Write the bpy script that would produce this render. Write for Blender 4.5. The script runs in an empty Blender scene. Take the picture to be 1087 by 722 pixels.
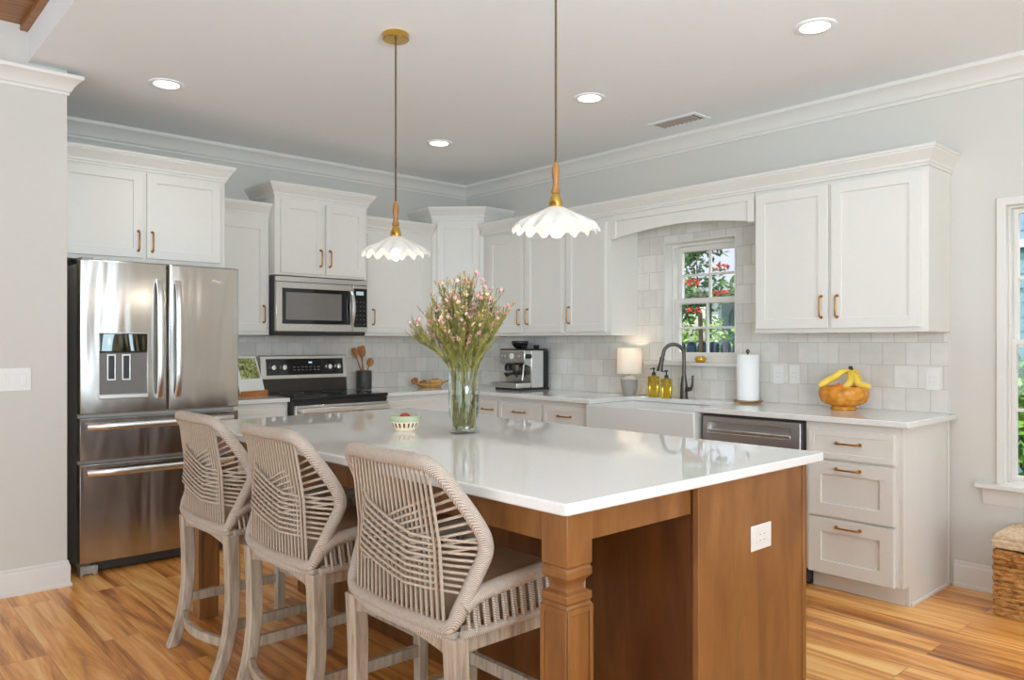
import bpy, bmesh, math, random
from mathutils import Vector, Matrix
random.seed(7)
S = bpy.context.scene
COL = S.collection
PI = math.pi

# ------------------------------------------------------------------ camera, sky, sun, lights, exposure
cam_d = bpy.data.cameras.new('camera')
cam_d.sensor_width = 36.0
cam_d.lens = 819.0 / 1087.0 * 36.0
cam_d.shift_y = 3.6 / 1087.0
cam_d.clip_start = 0.05
cam_d.clip_end = 300
cam = bpy.data.objects.new('camera', cam_d)
cam.location = (0, 0, 1.29)
cam.rotation_euler = (PI / 2, 0, -0.7354)
COL.objects.link(cam)
S.camera = cam
S.view_settings.view_transform = 'Standard'
S.view_settings.look = 'None'
S.view_settings.exposure = -0.1
S.view_settings.gamma = 1.0
S.view_settings.use_curve_mapping = False
S.cycles.use_denoising = True
S.cycles.max_bounces = 10
S.cycles.diffuse_bounces = 6
S.cycles.glossy_bounces = 4
S.cycles.transmission_bounces = 8
S.cycles.transparent_max_bounces = 8
S.cycles.sample_clamp_indirect = 8
S.cycles.blur_glossy = 0.05

world = bpy.data.worlds.new('sky_world')
S.world = world
world.use_nodes = True
wn, wl = world.node_tree.nodes, world.node_tree.links
wn.clear()
sky = wn.new('ShaderNodeTexSky')
sky.sky_type = 'NISHITA'
sky.sun_disc = False
sky.sun_elevation = math.radians(48)
sky.sun_rotation = math.radians(250)
sky.altitude = 20
sky.air_density = 1.0
sky.dust_density = 1.5
bg = wn.new('ShaderNodeBackground')
bg.inputs['Strength'].default_value = 0.24
wo = wn.new('ShaderNodeOutputWorld')
wl.new(sky.outputs[0], bg.inputs[0])
wl.new(bg.outputs[0], wo.inputs[0])

def lamp(name, kind, loc, rot, energy, color=(1, 1, 1), **kw):
    d = bpy.data.lights.new(name, kind)
    d.energy = energy
    d.color = color
    for k, v in kw.items():
        setattr(d, k, v)
    o = bpy.data.objects.new(name, d)
    o.location = loc
    o.rotation_euler = rot
    COL.objects.link(o)
    return o

lamp('sun', 'SUN', (0, 0, 20), (math.radians(40), 0, math.radians(-105)), 4.6, (1, .95, .88), angle=.02)
# added lamps, stand-ins for assumed, unbuilt living-room windows behind and beside the camera
lamp('rear_fill', 'AREA', (0.3, -3.85, 1.45), (PI / 2, 0, 0), 138, (.67, .85, .99), shape='RECTANGLE', size=5.0, size_y=2.2)
lamp('side_fill', 'AREA', (-3.05, 1.4, 1.35), (PI / 2, 0, -PI / 2), 128, (.67, .855, 1), shape='RECTANGLE', size=4.6, size_y=2.2)
# added fill lamp, unseen, aimed up and forward to brighten the kitchen ceiling
lamp('ceiling_fill', 'AREA', (0.6, -0.9, 1.7), Vector((.14, .44, .88)).to_track_quat('-Z', 'Y').to_euler(), 185, (.67, .855, 1), shape='DISK', size=1.6)

# added lamps, out of view above the two kitchen windows, boosting the daylight
lamp('sink_window_fill', 'AREA', (5.35, 3.07, 2.9), Vector((-.62, 0, -.78)).to_track_quat('-Z', 'Y').to_euler(), 35, (.95, .98, 1), shape='RECTANGLE', size=1.2, size_y=.8)
lamp('tall_window_fill', 'AREA', (5.45, 0.78, 2.9), Vector((-.62, 0, -.78)).to_track_quat('-Z', 'Y').to_euler(), 60, (.95, .98, 1), shape='RECTANGLE', size=1.4, size_y=.9)

# ------------------------------------------------------------------ mesh helpers
XR, YB, ZC = 4.52, 5.633, 2.743
def FB(y): return lambda u, d, z: (u, y - d, z)          # faces the camera from the back wall
def FR(x): return lambda u, d, z: (x - d, u, z)          # faces the camera from the right wall
ID = lambda x, y, z: (x, y, z)

class MB:
    def __init__(s):
        s.bm = bmesh.new()
        s.mi = 0
    def face(s, pts):
        vs = [s.bm.verts.new(p) for p in pts]
        f = s.bm.faces.new(vs)
        f.material_index = s.mi
        return f
    def box(s, u0, u1, d0, d1, z0, z1, fn=ID):
        v = [s.bm.verts.new(fn(u, d, z)) for u in (u0, u1) for d in (d0, d1) for z in (z0, z1)]
        for q in ((0, 1, 3, 2), (4, 6, 7, 5), (0, 4, 5, 1), (2, 3, 7, 6), (0, 2, 6, 4), (1, 5, 7, 3)):
            s.bm.faces.new([v[i] for i in q]).material_index = s.mi
        return s
    def prism(s, pts, t0, t1, fn):
        """polygon pts (a, b) pushed from t0 to t1; fn(a, b, t) -> xyz"""
        A = [s.bm.verts.new(fn(a, b, t0)) for a, b in pts]
        B = [s.bm.verts.new(fn(a, b, t1)) for a, b in pts]
        n = len(pts)
        s.bm.faces.new(A[::-1]).material_index = s.mi
        s.bm.faces.new(B).material_index = s.mi
        for i in range(n):
            j = (i + 1) % n
            s.bm.faces.new((A[i], A[j], B[j], B[i])).material_index = s.mi
        return s
    def rings(s, rings, closed_u=True, cap=True, loop=False):
        R = [[s.bm.verts.new(p) for p in r] for r in rings]
        n = len(R[0])
        m = len(R)
        for k in range(m if loop else m - 1):
            a, b = R[k], R[(k + 1) % m]
            for i in range(n if closed_u else n - 1):
                j = (i + 1) % n
                s.bm.faces.new((a[i], a[j], b[j], b[i])).material_index = s.mi
        if cap and not loop:
            s.bm.faces.new(R[0][::-1]).material_index = s.mi
            s.bm.faces.new(R[-1]).material_index = s.mi
        return s
    def lathe(s, prof, c=(0, 0, 0), n=28, fn=None, cap=True, wob=None):
        rr = []
        for r, z in prof:
            r = max(r, 1e-4)
            ring = []
            for k in range(n):
                a = 2 * PI * k / n
                x, y, zz = r * math.cos(a), r * math.sin(a), z
                if wob: x, y, zz = wob(r, z, a)
                p = (x, y, zz)
                if fn: p = fn(*p)
                ring.append((c[0] + p[0], c[1] + p[1], c[2] + p[2]))
            rr.append(ring)
        return s.rings(rr, cap=cap)
    def tube(s, pts, r, n=8, loop=False, cap=True, flat=1.0):
        P = [Vector(p) for p in pts]
        m = len(P)
        R = r if isinstance(r, (list, tuple)) else [r] * m
        T = []
        for i in range(m):
            if loop: t = P[(i + 1) % m] - P[i - 1]
            else: t = P[min(i + 1, m - 1)] - P[max(i - 1, 0)]
            T.append(t.normalized() if t.length > 1e-9 else Vector((0, 0, 1)))
        up = Vector((0, 0, 1)) if abs(T[0].z) < .9 else Vector((1, 0, 0))
        nrm = T[0].cross(up).normalized()
        out = []
        for i in range(m):
            nrm = nrm - T[i] * nrm.dot(T[i])
            if nrm.length < 1e-6: nrm = T[i].orthogonal()
            nrm.normalize()
            b = T[i].cross(nrm)
            out.append([tuple(P[i] + nrm * (R[i] * math.cos(2 * PI * k / n)) + b * (R[i] * flat * math.sin(2 * PI * k / n))) for k in range(n)])
        return s.rings(out, loop=loop, cap=cap)
    def bar(s, p0, p1, w, h, w1=None, h1=None, up=(0, 0, 1)):
        """rectangular bar between two points"""
        a, b = Vector(p0), Vector(p1)
        t = (b - a).normalized()
        u = Vector(up)
        if abs(t.dot(u)) > .95: u = Vector((0, 1, 0))
        sd = t.cross(u).normalized()
        u2 = sd.cross(t).normalized()
        rr = []
        for p, ww, hh in ((a, w, h), (b, w1 or w, h1 or h)):
            rr.append([tuple(p + sd * (x * ww / 2) + u2 * (y * hh / 2)) for x, y in ((-1, -1), (1, -1), (1, 1), (-1, 1))])
        return s.rings(rr)
    def sweep(s, prof, path, z0):
        """profile (out, z) along plan path, outward = left of travel, mitred"""
        n = len(path)
        D = []
        for i in range(n - 1):
            d = Vector((path[i + 1][0] - path[i][0], path[i + 1][1] - path[i][1]))
            d.normalize()
            D.append(Vector((-d.y, d.x)))
        rr = []
        for i in range(n):
            if i == 0: m = D[0]
            elif i == n - 1: m = D[-1]
            else: m = (D[i - 1] + D[i]) / (1 + D[i - 1].dot(D[i]))
            rr.append([(path[i][0] + m.x * o, path[i][1] + m.y * o, z0 + z) for o, z in prof])
        return s.rings(rr)
    def shaker(s, fn, u0, u1, z0, z1, t=.02, rail=.057, rec=.009, d0=0):
        o = [(u0, z0), (u1, z0), (u1, z1), (u0, z1)]
        i = [(u0 + rail, z0 + rail), (u1 - rail, z0 + rail), (u1 - rail, z1 - rail), (u0 + rail, z1 - rail)]
        e = .0015
        j = [(u0 + rail + e, z0 + rail + e), (u1 - rail - e, z0 + rail + e), (u1 - rail - e, z1 - rail - e), (u0 + rail + e, z1 - rail - e)]
        b = .002
        o2 = [(u0 + b, z0 + b), (u1 - b, z0 + b), (u1 - b, z1 - b), (u0 + b, z1 - b)]
        L = [[(u, d0, z) for u, z in o], [(u, d0 + t - b, z) for u, z in o], [(u, d0 + t, z) for u, z in o2],
             [(u, d0 + t, z) for u, z in i], [(u, d0 + t - rec, z) for u, z in j]]
        return s.rings([[fn(*p) for p in r] for r in L])
    def frame(s, y0, y1, z0, z1, a, b, x0, x1):
        """picture-frame ring in the yz plane, a wide at the sides and b at top and bottom"""
        o = [(y0, z0), (y1, z0), (y1, z1), (y0, z1)]
        i = [(y0 + a, z0 + b), (y1 - a, z0 + b), (y1 - a, z1 - b), (y0 + a, z1 - b)]
        return s.rings([[(x, y, z) for y, z in r] for x, r in ((x0, o), (x1, o), (x1, i), (x0, i))], loop=True)
    def ball(s, c, r, nu=14, nv=9, fn=None):
        rx, ry, rz = r if isinstance(r, (list, tuple)) else (r, r, r)
        rr = []
        for k in range(nv + 1):
            a = PI * k / nv
            q = max(math.sin(a), .02)
            rr.append([(c[0] + rx * q * math.cos(2 * PI * i / nu), c[1] + ry * q * math.sin(2 * PI * i / nu), c[2] - rz * math.cos(a)) for i in range(nu)])
        if fn: rr = [[fn(*p) for p in r_] for r_ in rr]
        return s.rings(rr)

ROOT = {}
def part(name, mb, m, parent=None, bevel=0, smooth=None, world=False, label=None, seg=2):
    """links the collected shapes as ONE mesh object"""
    bm = mb.bm
    bmesh.ops.recalc_face_normals(bm, faces=bm.faces)
    if world and parent is not None:
        bmesh.ops.transform(bm, matrix=ROOT[parent.name].inverted(), verts=bm.verts)
    me = bpy.data.meshes.new(name)
    bm.to_mesh(me)
    bm.free()
    for x in (m if isinstance(m, (list, tuple)) else [m]):
        me.materials.append(x)
    o = bpy.data.objects.new(name, me)
    COL.objects.link(o)
    if smooth:
        me.polygons.foreach_set('use_smooth', [True] * len(me.polygons))
        me.set_sharp_from_angle(angle=math.radians(smooth))
    if bevel:
        b = o.modifiers.new('bevel', 'BEVEL')
        b.width = bevel
        b.segments = seg
        b.limit_method = 'ANGLE'
        b.angle_limit = math.radians(40)
        me.polygons.foreach_set('use_smooth', [True] * len(me.polygons))
        me.set_sharp_from_angle(angle=math.radians(35))
    if parent is not None:
        o.parent = parent
        ROOT[o.name] = ROOT[parent.name]
    else:
        ROOT[o.name] = Matrix.Identity(4)
    if label: o['label'] = label
    return o

def thing(name, label, cat, loc=(0, 0, 0), rz=0, group=None):
    o = bpy.data.objects.new(name, None)
    COL.objects.link(o)
    o.empty_display_size = .1
    o.location = loc
    o.rotation_euler = (0, 0, rz)
    o['label'] = label
    o['category'] = cat
    if group: o['group'] = group
    ROOT[o.name] = Matrix.Translation(loc) @ Matrix.Rotation(rz, 4, 'Z')
    return o
def tag(o, label, cat, group=None, kind=None):
    o['label'] = label
    o['category'] = cat
    if group: o['group'] = group
    if kind: o['kind'] = kind
    return o
def struct(name, mb, m, parent=None, **kw):
    o = part(name, mb, m, parent, **kw)
    if parent is None: o['kind'] = 'structure'
    return o
def recenter(o):
    """puts a single-mesh thing's origin at its base"""
    me = o.data
    xs = [v.co for v in me.vertices]
    c = Vector(((min(v.x for v in xs) + max(v.x for v in xs)) / 2, (min(v.y for v in xs) + max(v.y for v in xs)) / 2, min(v.z for v in xs)))
    me.transform(Matrix.Translation(-c))
    o.location = c
    return o
def dup(o, loc, rz=None, label=None, parent=None):
    c = o.copy()
    COL.objects.link(c)
    if parent is None:
        c.location = loc
        if rz is not None: c.rotation_euler = (0, 0, rz)
        if label: c['label'] = label
    else:
        c.parent = parent
    for ch in list(o.children): dup(ch, None, parent=c)
    return c

# ------------------------------------------------------------------ materials
def srgb(r, g, b):
    f = lambda c: (c / 255 / 12.92) if c / 255 <= .04045 else ((c / 255 + .055) / 1.055) ** 2.4
    return (f(r), f(g), f(b), 1)
class NT:
    def __init__(s, name):
        s.m = bpy.data.materials.new(name)
        s.m.use_nodes = True
        s.n = s.m.node_tree.nodes
        s.l = s.m.node_tree.links
        s.b = s.n['Principled BSDF']
    def add(s, t, **kw):
        x = s.n.new(t)
        for k, v in kw.items():
            setattr(x, k, v)
        return x
    def set(s, **kw):
        for k, v in kw.items():
            s.b.inputs[k.replace('_', ' ')].default_value = v
        return s
    def link(s, a, b): s.l.new(a, b)
    def coord(s, kind='Object', scale=(1, 1, 1), rot=(0, 0, 0)):
        c = s.add('ShaderNodeTexCoord')
        mp = s.add('ShaderNodeMapping')
        mp.inputs['Scale'].default_value = scale
        mp.inputs['Rotation'].default_value = rot
        s.link(c.outputs[kind], mp.inputs[0])
        return mp.outputs[0]
    def noise(s, vec, scale=5, detail=4, rough=.5, dist=0):
        x = s.add('ShaderNodeTexNoise')
        x.inputs['Scale'].default_value = scale
        x.inputs['Detail'].default_value = detail
        x.inputs['Roughness'].default_value = rough
        x.inputs['Distortion'].default_value = dist
        if vec is not None: s.link(vec, x.inputs['Vector'])
        return x.outputs['Fac']
    def ramp(s, fac, stops):
        x = s.add('ShaderNodeValToRGB')
        e = x.color_ramp.elements
        while len(e) < len(stops): e.new(.5)
        for i, (p, c) in enumerate(stops):
            e[i].position = p
            e[i].color = c
        s.link(fac, x.inputs[0])
        return x.outputs[0]
    def bump(s, h, strength=.2, dist=.01):
        x = s.add('ShaderNodeBump')
        x.inputs['Strength'].default_value = strength
        x.inputs['Distance'].default_value = dist
        s.link(h, x.inputs['Height'])
        s.link(x.outputs[0], s.b.inputs['Normal'])
        return x
    def math(s, op, a, b):
        x = s.add('ShaderNodeMath', operation=op)
        for i, v in enumerate((a, b)):
            if isinstance(v, (int, float)): x.inputs[i].default_value = v
            else: s.link(v, x.inputs[i])
        return x.outputs[0]
def plain(name, col, rough=.5, metal=0, nz=0.03, nscale=30, bump=0, **kw):
    t = NT(name)
    t.set(Roughness=rough, Metallic=metal, **kw)
    f = t.noise(t.coord(), nscale, 3)
    a = tuple(max(0, c * (1 - nz)) for c in col[:3]) + (1,)
    b = tuple(min(1, c * (1 + nz)) for c in col[:3]) + (1,)
    t.link(t.ramp(f, [(.3, a), (.7, b)]), t.b.inputs['Base Color'])
    if bump: t.bump(f, bump, .003)
    return t.m
def wood(name, dark, mid, light, scale=(18, 18, 1.6), rough=.4, bump=.06, dist=.6):
    t = NT(name)
    v = t.coord('Object', scale)
    f = t.noise(v, 1.6, 6, .62, dist)
    t.link(t.ramp(f, [(.28, dark), (.5, mid), (.74, light)]), t.b.inputs['Base Color'])
    t.set(Roughness=rough)
    t.bump(f, bump, .003)
    return t.m
M = {}
M['cab'] = plain('white_cabinet_paint', srgb(222, 218, 210), .38, nz=.008)
M['wall'] = plain('wall_paint', srgb(206, 201, 192), .7, nz=.008, nscale=60)
M['ceil'] = plain('ceiling_paint', srgb(237, 240, 241), .8, nz=.008)
M['trim'] = plain('trim_paint', srgb(219, 214, 206), .4, nz=.006)
M['quartz'] = plain('white_quartz', srgb(224, 223, 219), .035, nz=.03, nscale=140)
M['porcelain'] = plain('fireclay', srgb(220, 218, 213), .12, nz=.005)
M['plastic'] = plain('white_plastic', srgb(226, 223, 217), .35, nz=.01)
M['slot'] = plain('dark_slot', srgb(70, 68, 65), .5)
M['brass'] = plain('aged_brass', srgb(176, 126, 58), .28, 1.0, nz=.12, nscale=80)
M['bright_brass'] = plain('polished_brass', srgb(205, 165, 84), .2, 1.0, nz=.06)
M['black'] = plain('black_plastic', srgb(24, 23, 23), .35)
M['black_glass'] = plain('black_glass', srgb(22, 22, 23), .06)
M['dark_metal'] = plain('gunmetal', srgb(94, 88, 82), .33, 1.0, nz=.1)
M['crock'] = plain('dark_crock', srgb(62, 60, 58), .4)
M['grey_body'] = plain('grey_enamel', srgb(166, 162, 156), .35)
M['charcoal'] = plain('charcoal_plastic', srgb(52, 50, 49), .5)  # dark grey plastic for appliance bodies and toe panels

def steel(name, col, rough, wav=.25):
    t = NT(name)
    t.set(Metallic=1.0, Roughness=rough)
    br = t.noise(t.coord('Object', (400, 400, 2)), 1, 2)
    t.link(t.ramp(br, [(.2, tuple(c * .93 for c in col[:3]) + (1,)), (.8, col)]), t.b.inputs['Base Color'])
    if wav:
        w = t.noise(t.coord('Object', (5.0, 5.0, .9)), 1.1, 2, .45, .6)
        t.bump(w, wav, .05)
    t.set(Anisotropic=.4)
    return t.m
M['steel'] = steel('brushed_steel', srgb(196, 192, 186), .2, .22)
M['steel_flat'] = steel('brushed_steel_trim', srgb(206, 203, 198), .26, 0)
M['steel_light'] = steel('satin_steel_handle', srgb(226, 224, 220), .3, 0)

def tile_mat(name, axis):
    t = NT(name)
    g = t.add('ShaderNodeNewGeometry')
    sp = t.add('ShaderNodeSeparateXYZ')
    t.link(g.outputs['Position'], sp.inputs[0])
    cb = t.add('ShaderNodeCombineXYZ')
    t.link(sp.outputs[axis], cb.inputs[0])
    t.link(t.math('SUBTRACT', sp.outputs[2], .914 + .0635 * 0), cb.inputs[1])
    br = t.add('ShaderNodeTexBrick', offset=.5, offset_frequency=2)
    br.inputs['Scale'].default_value = 1
    br.inputs['Brick Width'].default_value = .127
    br.inputs['Row Height'].default_value = .127
    br.inputs['Mortar Size'].default_value = .0016
    br.inputs['Mortar Smooth'].default_value = .3
    br.inputs['Bias'].default_value = 0
    br.inputs['Color1'].default_value = srgb(212, 206, 197)
    br.inputs['Color2'].default_value = srgb(228, 223, 215)
    br.inputs['Mortar'].default_value = srgb(180, 176, 170)
    t.link(cb.outputs[0], br.inputs['Vector'])
    n = t.noise(cb.outputs[0], 16, 3, .5)
    mx = t.add('ShaderNodeMix', data_type='RGBA', blend_type='MULTIPLY')
    mx.inputs[0].default_value = 1
    t.link(br.outputs[0], mx.inputs[6])
    t.link(t.ramp(n, [(.3, (.93, .93, .93, 1)), (.7, (1, 1, 1, 1))]), mx.inputs[7])
    t.link(mx.outputs[2], t.b.inputs['Base Color'])
    t.set(Roughness=.16)
    h = t.math('ADD', t.math('MULTIPLY', br.outputs['Fac'], -1.0), t.math('MULTIPLY', n, .9))
    t.bump(h, .35, .004)
    return t.m
M['tile_b'] = tile_mat('square_tile_back', 0)
M['tile_r'] = tile_mat('square_tile_side', 1)

def floor_mat():
    t = NT('plank_floor')
    g = t.add('ShaderNodeNewGeometry')
    sp = t.add('ShaderNodeSeparateXYZ')
    t.link(g.outputs['Position'], sp.inputs[0])
    cb = t.add('ShaderNodeCombineXYZ')
    t.link(sp.outputs[1], cb.inputs[0])
    t.link(sp.outputs[0], cb.inputs[1])
    br = t.add('ShaderNodeTexBrick', offset=.37, offset_frequency=2)
    br.inputs['Scale'].default_value = 1
    br.inputs['Brick Width'].default_value = 1.22
    br.inputs['Row Height'].default_value = .18
    br.inputs['Mortar Size'].default_value = .0012
    br.inputs['Mortar Smooth'].default_value = .1
    br.inputs['Bias'].default_value = 0
    br.inputs['Color1'].default_value = (0, 0, 0, 1)
    br.inputs['Color2'].default_value = (1, 1, 1, 1)
    br.inputs['Mortar'].default_value = (.5, .5, .5, 1)
    t.link(cb.outputs[0], br.inputs['Vector'])
    rnd = br.outputs['Color']
    # grain, shifted plank by plank
    sc = t.add('ShaderNodeVectorMath', operation='MULTIPLY_ADD')
    t.link(cb.outputs[0], sc.inputs[0])
    sc.inputs[1].default_value = (.55, 7.0, 1)
    off = t.add('ShaderNodeCombineXYZ')
    t.link(t.math('MULTIPLY', rnd, 31.0), off.inputs[0])
    t.link(t.math('MULTIPLY', rnd, 17.0), off.inputs[1])
    t.link(t.math('MULTIPLY', rnd, 9.0), off.inputs[2])
    t.link(off.outputs[0], sc.inputs[2])
    n1 = t.noise(sc.outputs[0], 1.5, 5, .6, .9)
    sc2 = t.add('ShaderNodeVectorMath', operation='MULTIPLY')
    t.link(sc.outputs[0], sc2.inputs[0])
    sc2.inputs[1].default_value = (3.0, 7.0, 1)
    n2 = t.noise(sc2.outputs[0], 1.6, 5, .65, .4)
    f = t.math('ADD', t.math('MULTIPLY', n1, .95), t.math('MULTIPLY', n2, .28))
    f = t.math('SUBTRACT', f, .115)
    f = t.math('ADD', f, t.math('MULTIPLY', t.math('SUBTRACT', rnd, .5), .16))
    c = t.ramp(f, [(.26, srgb(122, 72, 32)), (.40, srgb(186, 118, 56)), (.51, srgb(230, 160, 82)), (.66, srgb(248, 202, 128))])
    mx = t.add('ShaderNodeMix', data_type='RGBA', blend_type='MIX')
    t.link(t.math('MULTIPLY', br.outputs['Fac'], .6), mx.inputs[0])
    t.link(c, mx.inputs[6])
    mx.inputs[7].default_value = srgb(70, 38, 18)
    t.link(mx.outputs[2], t.b.inputs['Base Color'])
    t.set(Roughness=.3)
    t.bump(t.math('SUBTRACT', n2, br.outputs['Fac']), .12, .003)
    return t.m
M['floor'] = floor_mat()
M['oak'] = wood('stained_maple', srgb(114, 70, 32), srgb(135, 88, 43), srgb(154, 104, 56), (7, 7, 1.2), .36, .03, .8)
M['oak_dark'] = wood('stained_ceiling_wood', srgb(104, 62, 24), srgb(150, 96, 42), srgb(178, 122, 62), (3, 20, 20), .4, .05)
M['greywood'] = wood('weathered_wood', srgb(134, 118, 100), srgb(172, 156, 136), srgb(198, 184, 164), (30, 30, 3), .6, .12)
M['spoonwood'] = wood('spoon_wood', srgb(120, 72, 32), srgb(172, 112, 56), srgb(196, 140, 80), (20, 20, 3), .5)
M['traywood'] = wood('tray_wood', srgb(176, 128, 70), srgb(204, 158, 96), srgb(222, 182, 124), (12, 12, 12), .5)
M['pendwood'] = wood('pendant_wood', srgb(112, 70, 32), srgb(150, 100, 50), srgb(172, 124, 70), (40, 40, 5), .4)
def rope(name, a, b, scale=260):
    t = NT(name)
    c = t.add('ShaderNodeTexCoord')
    w = t.add('ShaderNodeTexWave', wave_type='BANDS', bands_direction='DIAGONAL')
    w.inputs['Scale'].default_value = scale / 2.4
    w.inputs['Distortion'].default_value = 1.2
    w.inputs['Detail'].default_value = 1
    t.link(c.outputs['Object'], w.inputs['Vector'])
    n = t.noise(c.outputs['Object'], 90, 3)
    f = t.math('ADD', t.math('MULTIPLY', w.outputs['Fac'], .6), t.math('MULTIPLY', n, .4))
    t.link(t.ramp(f, [(.15, a), (.75, b)]), t.b.inputs['Base Color'])
    t.set(Roughness=.85)
    t.bump(f, .5, .004)
    return t.m
M['rope'] = rope('woven_rope', srgb(146, 130, 114), srgb(208, 195, 180))
M['cord'] = rope('thin_rope_cord', srgb(158, 138, 118), srgb(214, 198, 178), 400)
M['cushion'] = plain('seat_fabric', srgb(166, 142, 118), .8, nz=.06, nscale=200, bump=.2)
M['twist'] = rope('twisted_flex', srgb(34, 26, 18), srgb(132, 104, 66), 500)

def glass(name, col, rough=0, ior=1.45):
    t = NT(name)
    f = t.noise(t.coord(), 8, 2)
    a = tuple(c * .97 for c in col[:3]) + (1,)
    t.link(t.ramp(f, [(.3, a), (.7, col)]), t.b.inputs['Base Color'])
    t.set(Roughness=rough, IOR=ior)
    t.b.inputs['Transmission Weight'].default_value = 1
    return t.m
def thin_glass():
    t = NT('clear_vase_glass')
    tr = t.add('ShaderNodeBsdfTransparent')
    tr.inputs[0].default_value = (.965, .98, .97, 1)
    gl = t.add('ShaderNodeBsdfGlossy')
    gl.inputs['Roughness'].default_value = .03
    lw = t.add('ShaderNodeLayerWeight')
    lw.inputs['Blend'].default_value = .5
    mx = t.add('ShaderNodeMixShader')
    t.link(t.math('ADD', t.math('MULTIPLY', t.math('POWER', lw.outputs['Facing'], 3.0), .7), .04), mx.inputs[0])
    t.link(tr.outputs[0], mx.inputs[1])
    t.link(gl.outputs[0], mx.inputs[2])
    t.link(mx.outputs[0], t.n['Material Output'].inputs[0])
    return t.m
M['glass'] = thin_glass()
M['amber_soap'] = glass('yellow_green_glass', srgb(226, 196, 60), .04)
M['water'] = glass('vase_water', (.95, .97, .93, 1), 0, 1.12)
def pane_mat():
    t = NT('window_pane_glass')
    tr = t.add('ShaderNodeBsdfTransparent')
    gl = t.add('ShaderNodeBsdfGlossy')
    gl.inputs['Roughness'].default_value = .02
    mx = t.add('ShaderNodeMixShader')
    mx.inputs[0].default_value = .05
    t.link(tr.outputs[0], mx.inputs[1])
    t.link(gl.outputs[0], mx.inputs[2])
    t.link(mx.outputs[0], t.n['Material Output'].inputs[0])
    return t.m
M['pane'] = pane_mat()
def emit(name, col, strength):
    t = NT(name)
    t.set(Base_Color=col)
    t.b.inputs['Emission Color'].default_value = col
    t.b.inputs['Emission Strength'].default_value = strength
    return t.m
M['led'] = emit('led_diffuser', (1, .97, .92, 1), 6.0)
M['bulb'] = emit('glowing_bulb', (1, .93, .82, 1), 4.0)
def shade_mat(name, col, tw, rough=.3):
    t = NT(name)
    f = t.noise(t.coord(), 40, 2)
    t.link(t.ramp(f, [(.3, tuple(c * .97 for c in col[:3]) + (1,)), (.7, col)]), t.b.inputs['Base Color'])
    t.set(Roughness=rough)
    tl = t.add('ShaderNodeBsdfTranslucent')
    tl.inputs[0].default_value = col
    mx = t.add('ShaderNodeMixShader')
    mx.inputs[0].default_value = tw
    t.link(t.b.outputs[0], mx.inputs[1])
    t.link(tl.outputs[0], mx.inputs[2])
    t.link(mx.outputs[0], t.n['Material Output'].inputs[0])
    return t.m
M['opal'] = shade_mat('opal_glass_shade', (.80, .79, .77, 1), .40, .15)
M['linen'] = shade_mat('linen_shade', (.9, .86, .8, 1), .5, .9)
def leafm(name, a, b, sc=6):
    t = NT(name)
    f = t.noise(t.coord(), sc, 3)
    t.link(t.ramp(f, [(.35, a), (.65, b)]), t.b.inputs['Base Color'])
    t.set(Roughness=.55)
    return t.m
M['leaf'] = leafm('bouquet_leaf', srgb(104, 112, 40), srgb(184, 172, 92), 25)
M['stem'] = leafm('bouquet_stem', srgb(96, 96, 36), srgb(150, 138, 66), 25)
M['pink'] = leafm('pink_petal', srgb(222, 130, 140), srgb(246, 206, 200), 60)
M['cream'] = leafm('cream_petal', srgb(232, 190, 140), srgb(240, 214, 190), 60)
M['tree'] = leafm('garden_leaf', srgb(46, 84, 44), srgb(122, 164, 84), 2.5)
M['bush'] = leafm('bright_bush_leaf', srgb(84, 136, 40), srgb(168, 204, 96), 3)
M['bark'] = plain('bark', srgb(88, 74, 62), .9, nz=.3, nscale=10)
M['red'] = leafm('red_orange_petal', srgb(214, 60, 40), srgb(240, 104, 66), 10)
M['grass'] = leafm('lawn_green', srgb(70, 110, 50), srgb(120, 150, 80), 2)
M['siding'] = plain('blue_grey_siding', srgb(86, 128, 136), .7, nz=.05)
M['shingle'] = plain('pale_blue_shingle', srgb(148, 176, 200), .7, nz=.2, nscale=7)
M['navy'] = plain('navy_paint', srgb(30, 52, 78), .5)
M['outwhite'] = plain('white_exterior_paint', srgb(232, 234, 236), .6)

def R3(seq): return [tuple(p) for p in seq]
def arc(c, r, a0, a1, n): return [(c[0] + r * math.cos(a0 + (a1 - a0) * k / n), c[1] + r * math.sin(a0 + (a1 - a0) * k / n)) for k in range(n + 1)]
def smooth_path(pts, n=6, loop=False):
    """Catmull-Rom through the points"""
    P = [Vector(p) for p in pts]
    out = []
    m = len(P)
    rng = range(m) if loop else range(m - 1)
    for i in rng:
        if loop: p0, p1, p2, p3 = P[i - 1], P[i], P[(i + 1) % m], P[(i + 2) % m]
        else: p0, p1, p2, p3 = P[max(i - 1, 0)], P[i], P[i + 1], P[min(i + 2, m - 1)]
        for k in range(n):
            t = k / n
            out.append(.5 * ((2 * p1) + (p2 - p0) * t + (2 * p0 - 5 * p1 + 4 * p2 - p3) * t * t + (3 * p1 - p0 - 3 * p2 + p3) * t ** 3))
    if not loop: out.append(P[-1])
    return out

# ------------------------------------------------------------------ room shell
X0, Y0 = -3.2, -4.0
struct('floor', MB().box(X0 - .15, XR + .15, Y0 - .15, YB + .15, -.1, 0), M['floor'])
TE, TZ = 0.82, 2.93       # edge of the flat kitchen ceiling, height of the raised wooden ceiling
struct('ceiling', MB().box(TE, XR + .15, Y0 - .15, YB + .15, ZC, TZ + .12), M['ceil'])
struct('ceiling_raised', MB().box(X0 - .15, TE, Y0 - .15, YB + .15, TZ, TZ + .12), M['oak_dark'])
struct('trim_1', MB().box(TE - .035, TE - .001, Y0, 4.64, TZ - .03, TZ - .001), M['oak_dark'])
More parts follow.
